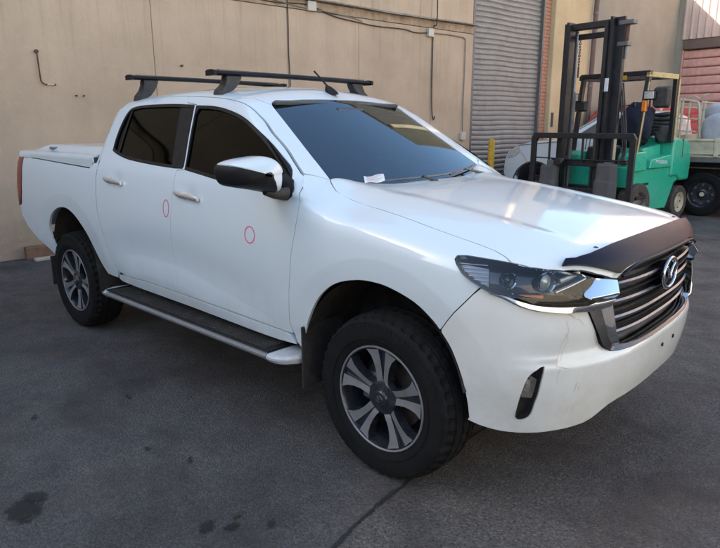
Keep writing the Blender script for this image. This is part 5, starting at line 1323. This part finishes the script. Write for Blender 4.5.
def fwheel(x, y, r_, w_, name='wheel'):
    prof = [(r_*.62,-w_*.48),(r_*.70,-w_*.5),(r_*.93,-w_*.5),(r_,-w_*.38),(r_,w_*.38),(r_*.93,w_*.5),(r_*.62,w_*.5)]
    m = MB().lathe(prof, 40); t = m.obj('wheel', M['fl_rubber'], fk, smooth=40); fix_normals(t); t.location = (x, y, r_); t.rotation_euler.z = PI if y > 0 else 0
    q = MB().lathe([(0,-w_*.30),(r_*.18,-w_*.34),(r_*.24,-w_*.30),(r_*.30,-w_*.20),(r_*.52,-w_*.22),(r_*.58,-w_*.42),(r_*.63,-w_*.46),(r_*.63,w_*.4)], 28).obj('rim', M['tray_cream'] if r_ < .3 else M['grey_metal'], t, smooth=40); fix_normals(q)
    for k in range(6): a = k*PI/3; MB().tube([(r_*.42*math.cos(a), -w_*.20, r_*.42*math.sin(a)), (r_*.42*math.cos(a), -w_*.29, r_*.42*math.sin(a))], r_*.045, 6).obj('lug_nut', M['rust'], t)
    MB().lathe([(r_*.80,-w_*.503),(r_*.82,-w_*.515),(r_*.84,-w_*.503)], 40).obj('sidewall_ring', M['fl_rubber'], t)
for y in (.46, -.46): fwheel(-.06, y, .33, .22)
for y in (.45, -.45): fwheel(-1.46, y, .27, .17)
# mast
MY = -.09
for yc in (MY+.36, MY-.40):
    s = 1 if yc > MY else -1
    o = p_(MB().prism([(.44,yc-.055*s),(.60,yc-.055*s),(.60,yc-.02*s),(.475,yc-.02*s),(.475,yc+.095*s),(.44,yc+.095*s)], .28, 2.98, 'z'), 'outer_channel', BK)
    o = p_(MB().prism([(.50,yc-.11*s),(.64,yc-.11*s),(.64,yc-.065*s),(.53,yc-.065*s),(.53,yc-.03*s),(.50,yc-.03*s)], .32, 2.92, 'z'), 'inner_channel', BK)
    p_(MB().box((.40,yc-.10,.25), (.46,yc+.10,2.95), .006), 'channel_web', BK)
    p_(MB().tube([(.415, yc-.10*s, .4), (.415, yc-.10*s, 2.0)], .035, 12), 'lift_cylinder', M['grey_metal'], smooth=50)
    p_(MB().tube([(.415, yc-.10*s, 2.0), (.415, yc-.10*s, 2.86)], .022, 12), 'lift_rod', M['satin'], smooth=50)
    p_(MB().lathe([(0,-.02),(.055,-.02),(.06,-.012),(.045,-.006),(.045,.006),(.06,.012),(.055,.02),(0,.02)], 20, Matrix.Translation((.58, yc-.09*s, 2.80))), 'chain_sheave', M['satin'], smooth=40)
    p_(MB().box((.588, yc-.105*s, .9), (.600, yc-.078*s, 2.85), .003), 'lift_chain', M['grey_metal'])
p_(MB().box((.46,MY-.34,2.86), (.58,MY+.34,2.95), .008), 'top_tie_beam', BK)
p_(MB().box((.385,MY-.40,2.74), (.43,MY+.40,2.82), .008), 'rear_tie_beam', BK)
p_(MB().box((.385,MY-.38,.45), (.43,MY+.38,.62), .008), 'lower_tie_beam', BK)
# brackets sticking out on the right upright, hose reel
for z, dx in ((2.90, .16), (2.62, .10)):
    p_(MB().box((.36,MY+.36,z-.03), (.48,MY+.42+dx,z+.03), .006), 'mast_bracket', M['grey_metal'])
p_(MB().tube([(.42, MY+.47, 2.60), (.42, MY+.47, 2.90)], .03, 10), 'hose_guide', M['rust'], smooth=50)
p_(MB().tube([(.42, MY+.47, 2.42), (.42, MY+.47, 2.60)], .016, 8), 'hose_end', M['grey_metal'], smooth=50)
p_(MB().box((.602, MY+.30, 1.98), (.606, MY+.36, 2.16)), 'sticker', M['paper'])
p_(MB().box((.43,MY+.43,1.02), (.50,MY+.47,1.36), .004), 'data_plate', M['tray_cream'])
for k in range(9): p_(MB().lathe([(.012*math.cos(t), .006*math.sin(t)) for t in [2*PI*j/6 for j in range(6)]][:0]+[(.010,-.004),(.020,-.004),(.020,.004),(.010,.004)], 10, Matrix.Translation((.50, MY-.20, 2.72-.042*k)) @ Matrix.Rotation(PI/2*(k % 2), 4, 'Z'), closed=True), 'chain_link', BK)
p_(MB().tube([(.50, MY-.20, 2.36), (.50, MY-.20, 2.20)], .012, 8), 'chain_hook', BK)
# carriage, load backrest, forks with padded covers
p_(MB().box((.64,-.52,.92), (.70,.50,1.02), .01), 'carriage_bar', BK); p_(MB().box((.64,-.52,.50), (.70,.50,.60), .01), 'carriage_bar', BK)
for y in (MY-.22, MY+.22): p_(MB().box((.60,y-.02,.48), (.645,y+.02,1.06), .006), 'carriage_post', BK)
fr_ = [(-.84,.45),(-.84,1.33),(-.80,1.375),(.76,1.375),(.80,1.33),(.80,.45)]
for a, b in zip(fr_[:-1], fr_[1:]):
    pass
br = MB(); br.prism([(-.87,.45),(-.87,1.33),(-.82,1.405),(.78,1.405),(.83,1.33),(.83,.45),(.74,.45),(.74,1.27),(.70,1.325),(-.74,1.325),(-.78,1.27),(-.78,.45)], .70, .745, 'x'); p_(br, 'backrest_frame', BK, bev=.008)
for y in (-.54, -.28, .02, .20, .48): p_(MB().box((.71,y-.014,.98), (.735,y+.014,1.33), .003), 'backrest_bar', BK)
p_(MB().tube([(.735,-.80,1.03),(.735,-.3,1.02),(.735,.2,1.018),(.735,.76,1.03)], .010, 8), 'backrest_rod', BK, smooth=50)
for y in (-.50, .44):
    p_(MB().box((.70,y-.06,.06), (.745,y+.06,1.0), .008), 'fork', M['grey_metal']); p_(MB().prism([(.745,.06),(1.75,.085),(1.80,.09),(1.80,.10),(.745,.105)], y-.06, y+.06), 'fork_blade', M['grey_metal'])
M['pad'] = simple('grey vinyl padding', (.085, .080, .080), .8, bmp=.4)
for y, top in ((-.50, .92), (.44, .98)):
    q = loft([[(.70+a*(.17-.012*k)+0, y+b*(.155+.004*math.sin(k)), z) for a, b in ((0,-1),(.7,-1),(1,-.7),(1,.7),(.7,1),(0,1))] for k, z in enumerate((.36,.42,top-.27,top-.25,top-.22,top-.04,top))])
    q = q.obj('fork_pad', M['pad'], fk); fix_normals(q); bevel(q, .025, 3)
p_(MB().lathe([(0,-.05),(.05,-.05),(.065,-.03),(.065,.03),(.05,.05),(0,.05)], 20, Matrix.Translation((.80,-.30,.98)) @ Matrix.Rotation(PI/2, 4, 'Z')), 'hose_reel', BK, smooth=40)
p_(MB().lathe([(0,-.03),(.045,-.03),(.05,0),(.045,.03),(0,.03)], 16, Matrix.Translation((.62,.62,1.0)) @ Matrix.Rotation(PI/2, 4, 'Z')), 'hose_coupling', BK, smooth=40)
for k in range(3): p_(MB().tube(smooth_path([(.36,.30+.03*k,2.1),(.40,.42+.03*k,1.5),(.5,.52+.02*k,1.1),(.58,.50,.95)], 6), .012, 8), 'hydraulic_hose', BK, smooth=50)
# overhead guard
p_(MB().box((-.10,-.57,2.21), (-.02,.55,2.28), .008), 'guard_front_bar', BK)
for y in (-.56, .52): p_(MB().box((-.92,y-.03,2.19), (-.02,y+.03,2.262), .006), 'guard_side_beam', M['fl_yellow'] if y > 0 else BK)
p_(MB().box((-.96,-.57,2.20), (-.90,.55,2.26), .006), 'guard_rear_bar', BK)
for k in range(6): p_(MB().box((-.90,-.40+.15*k,2.205), (-.09,-.37+.15*k,2.245), .004), 'guard_slat', BK)
p_(MB().box((-.018,.06,2.165), (-.010,.20,2.225)), 'yellow_sticker', M['yellow'])
for y in (-.53, .51):
    p_(MB().beam((-.06,y,2.2), (.10,y,1.08), .055, .07, (1,0,0)), 'guard_front_pillar', BK)
    p_(MB().beam((-.925,y,2.2), (-.955,y,1.24), .06, .08, (1,0,0)), 'guard_rear_pillar', BK)
p_(MB().beam((-.027,.545,2.12), (.125,.545,1.12), .012, .02, (1,0,0)), 'worn_edge_strip', M['fl_yellow'])
p_(MB().beam((-.968,.546,2.2), (-.998,.546,1.28), .012, .035, (1,0,0)), 'worn_edge_strip', M['fl_yellow'])
def lampbox(y, z, x=.05):
    q = p_(MB().box((x-.07,y-.085,z-.065), (x+.01,y+.085,z+.065), .018), 'work_light', BK)
    p_(MB().box((x+.0105,y-.068,z-.050), (x+.016,y+.068,z+.050), .004), 'lamp_glass', M['white_light'], q)
    p_(MB().tube([(x-.04,y,z-.06),(x-.06,y*.98,z-.20)], .012, 8), 'lamp_bracket', BK, q)
lampbox(.60, 1.93); lampbox(-.60, 1.93)
p_(MB().box((.0,.50,1.70), (.06,.57,1.86), .012), 'indicator', M['amber']); p_(MB().box((.0,-.60,1.72), (.05,-.53,1.82), .012), 'indicator', M['amber'])
def mirr(y, s):
    q = loft([[(-.10+.05*k, y+s*b*(.12-.01*k), 1.90+c*(.155-.012*k)) for b, c in ((-1,-.8),(-.8,-1),(.8,-1),(1,-.8),(1,.8),(.8,1),(-.8,1),(-1,.8))] for k in range(3)]).obj('mirror', M['black_dusty'], fk); fix_normals(q); bevel(q, .015)
mirr(.73, 1); 
q = loft([[(-.02+.04*k, -.50+b*(.10-.01*k), 1.80+c*(.08-.01*k)) for b, c in ((-1,-.8),(-.8,-1),(.8,-1),(1,-.8),(1,.8),(.8,1),(-.8,1),(-1,.8))] for k in range(3)]).obj('mirror', M['black_dusty'], fk); fix_normals(q)
p_(MB().tube([(-.04,.56,1.98),(-.08,.66,1.96)], .012, 8), 'mirror_stalk', BK)
p_(MB().tube([(.05,.20,1.78),(.05,.30,1.80),(.05,.36,1.80)], .008, 6), 'lever_arm', BK); p_(MB().box((.035,.36,1.77), (.065,.41,1.83), .01), 'lever_knob', BK)
# driver's place
p_(MB().box((-.82,-.24,1.20), (-.38,.24,1.34), .05), 'seat', M['black'])
bk_ = p_(MB().box((-.06,-.23,0), (.06,.23,.52), .05, Matrix.Translation((-.84,0,1.28)) @ Matrix.Rotation(math.radians(-12), 4, 'Y')), 'seat_back', M['black'])
sw = MB().lathe([(.16+.013*math.cos(t), .013*math.sin(t)) for t in [2*PI*k/8 for k in range(8)]], 30, Matrix.Translation((-.16,.0,1.42)) @ Matrix.Rotation(math.radians(-55), 4, 'Y') @ Matrix.Rotation(PI/2, 4, 'X'), closed=True).obj('steering_wheel', M['black'], fk, smooth=60); fix_normals(sw)
p_(MB().tube([(.04,0,1.12),(-.15,0,1.41)], .03, 10), 'steering_column', BK)
for k in range(3): p_(MB().tube([(.06,-.28-.06*k,1.14),(-.02,-.30-.06*k,1.40)], .008, 6), 'hydraulic_lever', BK)
r = random.Random(17)
def cloth(name, lab, cat, cx, cy, z0, z1, rx, ry, mat, seed):
    r = random.Random(seed); S_ = []
    for i in range(13):
        t = i/12; z = z0+(z1-z0)*t; f_ = math.sin(PI*min(1, .18+.80*t))**.5; row = []
        for k in range(20):
            a = 2*PI*k/20; q = 1+.10*math.sin(3*a+i*.6+seed)+.07*math.sin(7*a+i*1.1)+r.uniform(-.03, .03)
            row.append((cx+rx*f_*q*math.cos(a), cy+ry*f_*q*math.sin(a), z+r.uniform(-.01, .01)))
        S_.append(row)
    m = loft(S_); o = m.obj(name, mat, None, smooth=True); fix_normals(o)
    o.matrix_world = fk.matrix_basis.copy(); tag(o, lab, cat); return o
cloth('work_jacket', 'dark navy work jacket draped over the forklift seat', 'jacket', -.60, .10, 1.30, 1.86, .17, .26, M['fabric_blue'], 3)
co = thing('hose_coil', 'black coil of hose stacked behind the forklift seat', 'hose', fk.matrix_basis @ Vector((-1.22, .12, 1.335)), FLH)
for k in range(6):
    pts = [((.20-.012*k)*math.cos(t)+.01*math.sin(3*t+k), (.26-.010*k)*math.sin(t), .03+.062*k+.014*math.sin(2*t+k)) for t in [2*PI*j/28 for j in range(29)]]
    MB().tube(pts, .030, 8, caps=False).obj('hose_turn', M['black_dusty'], co, smooth=60)
bg_ = cloth('canvas_bag', 'brown grey canvas bag wedged between the forklift seat and the coil', 'bag', -1.03, .36, 1.24, 1.50, .09, .13, M['rope'], 8)

# ------------------------------------------------------------------ white tray ute behind the forklift (x forward from the front axle, y to its left)
UH = math.radians(183)
_ud = Vector((math.cos(UH), math.sin(UH), 0)); _ul = Vector((-_ud.y, _ud.x, 0))
UO = Vector((-4.20, 8.62, 0))-_ul*.80
ut = thing('tray_ute', 'white ute with a cream steel tray parked behind the forklift, nose to the roller door', 'ute', UO, UH)
def u_(mb, name, mat, par=ut, bev=None, smooth=None):
    o = mb.obj(name, mat, par, smooth=smooth); fix_normals(o)
    if bev: bevel(o, bev)
    return o
def arc(cx, cz, r_, a0, a1, n=10): return [(cx+r_*math.cos(math.radians(a0+(a1-a0)*k/n)), cz+r_*math.sin(math.radians(a0+(a1-a0)*k/n))) for k in range(n+1)]
WP = M['paint_far']
side = [(.70,.42),(.76,.60),(.74,.82),(.68,1.02),(.54,1.12),(.12,1.22),(-.42,1.27),(-.60,1.27),(-2.42,1.25),(-2.45,.45)]+[(-.44,.42)]+arc(0,.37,.43,172,8,12)+[(.46,.42)]
def insetx(poly, dy, dx=0): return [(x*(1-dx), z) for x, z in poly]
secs = []
for y, k, dz in ((-.80,.0,0),(-.84,1,0),(-.86,1,0)): pass
nose = lambda x, a: x-(.10*(a/.86)**3 if x > .4 else 0)
ys = [-.86,-.84,-.70,-.35,0,.35,.70,.84,.86]
secs = [[(nose(x, abs(y)), y, z+(0 if z < 1.0 else -.04*(abs(y)/.86)**4)) for x, z in side] for y in ys]
bd = loft(secs).obj('body', WP, ut); fix_normals(bd); bevel(bd, .03, 3, .6)
def gh(x0, x1, name, mat, ins=0., ext=0.):
    pass
cabp = [(-.44,1.24),(-1.16,1.71),(-1.45,1.765),(-2.20,1.755),(-2.36,1.66),(-2.42,1.22)]
secs = []
for t in (-1, -.97, -.5, 0, .5, .97, 1):
    row = []
    for x, z in cabp:
        half = .83-(z-1.18)*.33; row.append((x-.05*abs(t)**3*(1 if x > -1.3 else 0), half*t, z-(.03*abs(t)**4 if z > 1.5 else 0)))
    secs.append(row)
cb = loft(secs).obj('cab', WP, ut); fix_normals(cb); bevel(cb, .035, 3, .6)
def side_pane(xs, name):
    for s in (-1, 1):
        P = []
        for x, z in xs: P.append((x, s*(.83-(z-1.18)*.33+.004), z))
        u_(MB().add(P, [tuple(range(len(P)))]), name, M['black_gloss'])
GLS = simple('blue grey ute glass', (.05, .075, .09), .06, coat=1., rvar=.02)
for s in (-1, 1):
    for pts in ([(-.70,1.265),(-1.26,1.655),(-1.50,1.685),(-1.53,1.265)], [(-1.60,1.265),(-1.57,1.685),(-2.10,1.675),(-2.26,1.60),(-2.30,1.265)]):
        P = [(x, s*(.83-(z-1.18)*.33+.006), z) for x, z in pts]
        mid = MB().add(P+[(x, y-s*.010, z) for x, y, z in P], [tuple(range(4))]+[(i, (i+1) % 4, (i+1) % 4+4, i+4) for i in range(4)]); u_(mid, 'side_window', GLS)
wsx_ = [(-.50,-.70,1.275),(-.50,.70,1.275),(-1.155,.60,1.675),(-1.155,-.60,1.675)]
u_(MB().add([(x+.022, y, z+.012) for x, y, z in wsx_]+[(x, y, z) for x, y, z in wsx_], [(0,1,2,3),(0,1,5,4),(1,2,6,5),(2,3,7,6),(3,0,4,7)]), 'windscreen', GLS)
for s in (-1, 1):
    u_(MB().prism([(-.62,.50),(-.62,1.17),(-.635,1.17),(-.635,.50)], s*.857, s*.8635), 'door_seam', M['beam'])
    u_(MB().prism([(-1.56,.50),(-1.56,1.17),(-1.575,1.17),(-1.575,.50)], s*.857, s*.8635), 'door_seam', M['beam'])
    u_(MB().box((-1.50,s*.862,1.04), (-1.34,s*.885,1.065), .006), 'door_handle', M['black'])
    u_(loft([[(-.74+a*.05, s*(.90+.10*k), 1.24+b*.085*(1-.12*k)) for a, b in ((-1,-1),(1,-1),(1,1),(-1,1))] for k in range(3)]), 'mirror', WP, bev=.015)
    hlp = [(.30,1.02),(.50,.90),(.68,.85),(.67,.97),(.55,1.06),(.34,1.12)]
    P = [(nose(x, .80)+.012, s*.800, z) for x, z in hlp]
    u_(MB().add([(x+.03, s*.70, z) for x, y, z in P]+[(x-.02, s*.868, z) for x, y, z in P], [tuple(range(6)), tuple(range(6, 12))]+[(i, (i+1) % 6, (i+1) % 6+6, i+6) for i in range(6)]), 'headlight', M['white_light'], bev=.01)
    u_(MB().tube(smooth_path([(.36,s*.865,1.12),(.1,s*.872,1.15),(-.3,s*.872,1.19),(-.55,s*.872,1.21)], 4), .006, 6), 'bonnet_seam', M['beam'])
    u_(MB().lathe([(.43,-.012),(.455,-.012),(.455,.0),(.43,0)], 30, Matrix.Translation((0, s*.866, .37)), a0=0, a1=PI), 'arch_trim', M['black_dusty'])
u_(MB().box((.635,-.42,.72), (.70,.42,.90), .012), 'grille', M['black'])
u_(loft([[(.50+.22*c+nose(.6, abs(y))-.6, y, z) for c, z in ((0,.40),(.9,.42),(1,.56),(.9,.66),(0,.68))] for y in (-.84,-.6,-.2,.2,.6,.84)]), 'front_bumper', WP, bev=.02)
u_(MB().tube(smooth_path([(.30,.868,.98),(.24,.869,.93),(.20,.869,.88),(.16,.869,.80)], 4), .0035, 5), 'marker_line', M['marker'])
u_(MB().box((-1.9,-.36,.50), (-4.5,.36,.62), .02), 'chassis_rail', M['black_dusty'])
def uw(x, s):
    t = MB().lathe([(.21,-.10),(.24,-.115),(.30,-.12),(.345,-.112),(.365,-.09),(.368,0),(.365,.09),(.345,.112),(.21,.10)], 48).obj('wheel', M['rubber'], ut, smooth=40); fix_normals(t)
    t.location = (x, s*.75, .368); t.rotation_euler.z = PI if s > 0 else 0
    q = MB().lathe([(0,-.085),(.05,-.085),(.06,-.06),(.12,-.045),(.155,-.06),(.19,-.055),(.205,-.10),(.215,-.105),(.215,.1)], 36).obj('rim', M['alloy_dark'], t, smooth=40); fix_normals(q)
    for k in range(8): a = 2*PI*k/8; MB().lathe([(0,0),(.020,0)], 10, Matrix.Translation((.155*math.cos(a), -.0625, .155*math.sin(a)))).obj('rim_hole', M['beam'], t)
    MB().lathe([(0,-.095),(.035,-.095),(.04,-.08)], 16).obj('hub_cap', M['tray_cream'], t)
    for rr in (.26, .33): MB().lathe([(rr-.003,-.1185),(rr,-.1225),(rr+.003,-.1175)], 48).obj('sidewall_ring', M['rubber'], t)
for x in (0, -3.0):
    for s in (-1, 1): uw(x, s)
# tray
u_(MB().box((-2.48,-.92,.98), (-5.1,.92,1.02), .01), 'tray_floor', M['tray_cream'])
for s in (-1, 1):
    u_(MB().box((-2.50,s*.90,1.03), (-5.1,s*.93,1.285), .008), 'drop_side', M['tray_cream'])
    for z in (1.05, 1.26): u_(MB().box((-2.50,s*.931,z-.018), (-5.1,s*.945,z+.018), .006), 'side_rib', M['tray_cream'])
    for x in (-2.52,-3.15,-3.9,-4.9): u_(MB().box((x-.035,s*.931,1.0), (x+.035,s*.957,1.30), .006), 'tray_post', M['tray_cream'])
    u_(MB().box((-2.48,s*.86,.90), (-5.1,s*.92,.978), .008), 'tray_rail', M['grey_metal'])
    for x in (-2.7,-3.5,-4.4): u_(MB().tube([(x,s*.935,.955),(x,s*.955,.955)], .018, 8), 'rope_hook', M['satin'])
    u_(loft([[(x_, s*y_, z_) for y_ in (.62,.88) for z_ in ((.80,.82) if y_ < .7 else (.82,.80))] for x_, zz in ((-2.55,0),(-3.45,0))]), 'mud_guard', M['black_dusty'])
for sy in (-.84, .84):
    for dx in (0, .05): u_(MB().tube(smooth_path([(-2.50-dx,sy,1.02),(-2.50-dx,sy,1.86),(-2.53-dx,sy,1.91),(-2.74,sy,1.88),(-2.80,sy,1.80),(-2.86,sy,1.30)], 3), .020, 8), 'headboard_frame', M['tray_cream'], smooth=50)
    for z in (1.42, 1.62, 1.80): u_(MB().tube([(-2.50,sy,z),(-2.80,sy,z-.02)], .012, 6), 'headboard_tie', M['tray_cream'])
    u_(MB().tube([(-2.66,sy,1.3),(-2.66,sy,1.89)], .014, 6), 'headboard_bar', M['tray_cream'])
u_(MB().box((-2.47,-.84,1.02), (-2.50,.84,1.34), .006), 'headboard_panel', M['tray_cream'])
for s in (-1, 1):
    u_(MB().box((-2.52,s*.70,.52), (-2.56,s*.86,.97), .01), 'mud_guard', M['black_dusty'])
u_(MB().box((-3.48,-.80,.45), (-5.0,.80,.89), .02), 'under_tray_box', M['black_dusty'])
u_(MB().box((-2.30,-.55,.40), (-2.50,.55,.96), .02), 'fuel_tank', M['black_dusty'])
u_(MB().box((-2.58,-.52,.50), (-3.46,.52,.94), .02), 'axle_housing', M['black_dusty'])
# load on the tray
def sack(x, y, z, a, b, c, seed, lab):
    r = random.Random(seed); V = []; n1, n2 = 14, 24
    for i in range(n1+1):
        th = PI*i/n1; 
        for k in range(n2):
            ph = 2*PI*k/n2; sx = math.copysign(abs(math.cos(ph))**.3, math.cos(ph)); sy = math.copysign(abs(math.sin(ph))**.3, math.sin(ph)); q = math.sin(th)**.35
            d = 1+.035*math.sin(3*ph+seed+2*th)+.03*math.sin(5*th+ph*2)+.02*math.sin(9*ph+4*th)
            V.append((x+a*q*sx*d, y+b*q*sy*d, z+c*math.copysign(abs(math.cos(th))**.45, math.cos(th))*d))
    m = MB().add(V, [(i*n2+k, i*n2+(k+1) % n2, (i+1)*n2+(k+1) % n2, (i+1)*n2+k) for i in range(n1) for k in range(n2)])
    o = m.obj('covered_load', M['tarp'], None, smooth=True); fix_normals(o); o.matrix_world = ut.matrix_basis.copy(); tag(o, lab, 'covered load', 'grey covered loads on the ute tray')
sack(-3.62, .42, 1.38, .76, .46, .36, 2, 'large grey tarpaulin covered bundle lying low on the ute tray behind the headboard')
sack(-3.62, .20, 1.64, .74, .55, .24, 5, 'grey tarpaulin bundle resting on top of the lower bundle on the ute tray')
rp = MB().tube(smooth_path([(-2.62,.84,1.93),(-2.70,.85,1.97),(-2.80,.84,1.93),(-2.86,.86,1.97),(-2.93,.85,2.00)], 5), .012, 6).obj('rope', M['tray_cream'], None, smooth=50)
rp.matrix_world = ut.matrix_basis.copy(); tag(rp, 'frayed pale rope end sticking up from the ute headboard', 'rope')

# ------------------------------------------------------------------ red van behind the ute
rvn = thing('red_van', 'dark red van almost hidden behind the white ute and the forklift', 'van', (-3.72, 10.75, 0), math.radians(-90))
def v_(mb, name, mat, bev=None):
    o = mb.obj(name, mat, rvn); fix_normals(o)
    if bev: bevel(o, bev, 3)
    return o
vp = [(0,.35),(.02,.75),(-.05,.98),(-.55,1.12),(-1.02,1.78),(-1.25,1.93),(-1.7,1.965),(-4.1,1.95),(-4.2,1.85),(-4.25,.35)]
secs = []
for t in (-1, -.95, -.5, 0, .5, .95, 1):
    row = []
    for x, z in vp:
        half = .86-max(0, z-1.05)*.14; row.append((x-.10*abs(t)**4*(1 if x > -.5 else 0), half*t, z-(.05*abs(t)**5 if z > 1.5 else 0)))
    secs.append(row)
vb = loft(secs).obj('body', M['red_paint'], rvn); fix_normals(vb); bevel(vb, .04, 3, .6)
v_(MB().add([(-.575,-.72,1.155),(-.575,.72,1.155),(-1.005,.66,1.745),(-1.005,-.66,1.745),(-.60,-.72,1.13),(-.60,.72,1.13),(-1.03,.66,1.72),(-1.03,-.66,1.72)], [(0,1,2,3),(4,5,6,7),(0,1,5,4),(1,2,6,5),(2,3,7,6),(3,0,4,7)]), 'windscreen', GLS)
for s in (-1, 1):
    v_(MB().add([(x, s*(.86-(z-1.05)*.14+.006+d), z) for d in (0, -.012) for x, z in ((-.95,1.22),(-1.25,1.70),(-1.95,1.72),(-1.95,1.22))], [(0,1,2,3),(0,1,5,4),(1,2,6,5),(2,3,7,6),(3,0,4,7)]), 'side_window', GLS)
    v_(MB().box((-.04,s*.55,.66), (.03,s*.80,.86), .02), 'headlight', M['white_light'])
    for x in (-.65, -3.4):
        t = MB().lathe([(0,-.09),(.17,-.08),(.20,-.10),(.31,-.11),(.33,-.08),(.33,.08),(.31,.1),(.2,.1)], 36).obj('wheel', M['rubber'], rvn, smooth=40); fix_normals(t); t.location = (x, s*.76, .33); t.rotation_euler.z = PI if s > 0 else 0
    v_(MB().box((-.72,s*.90,1.20), (-.66,s*1.04,1.40), .02), 'mirror', M['black'])
v_(MB().box((-.06,-.80,.36), (.08,.80,.56), .03), 'front_bumper', M['black_dusty'])
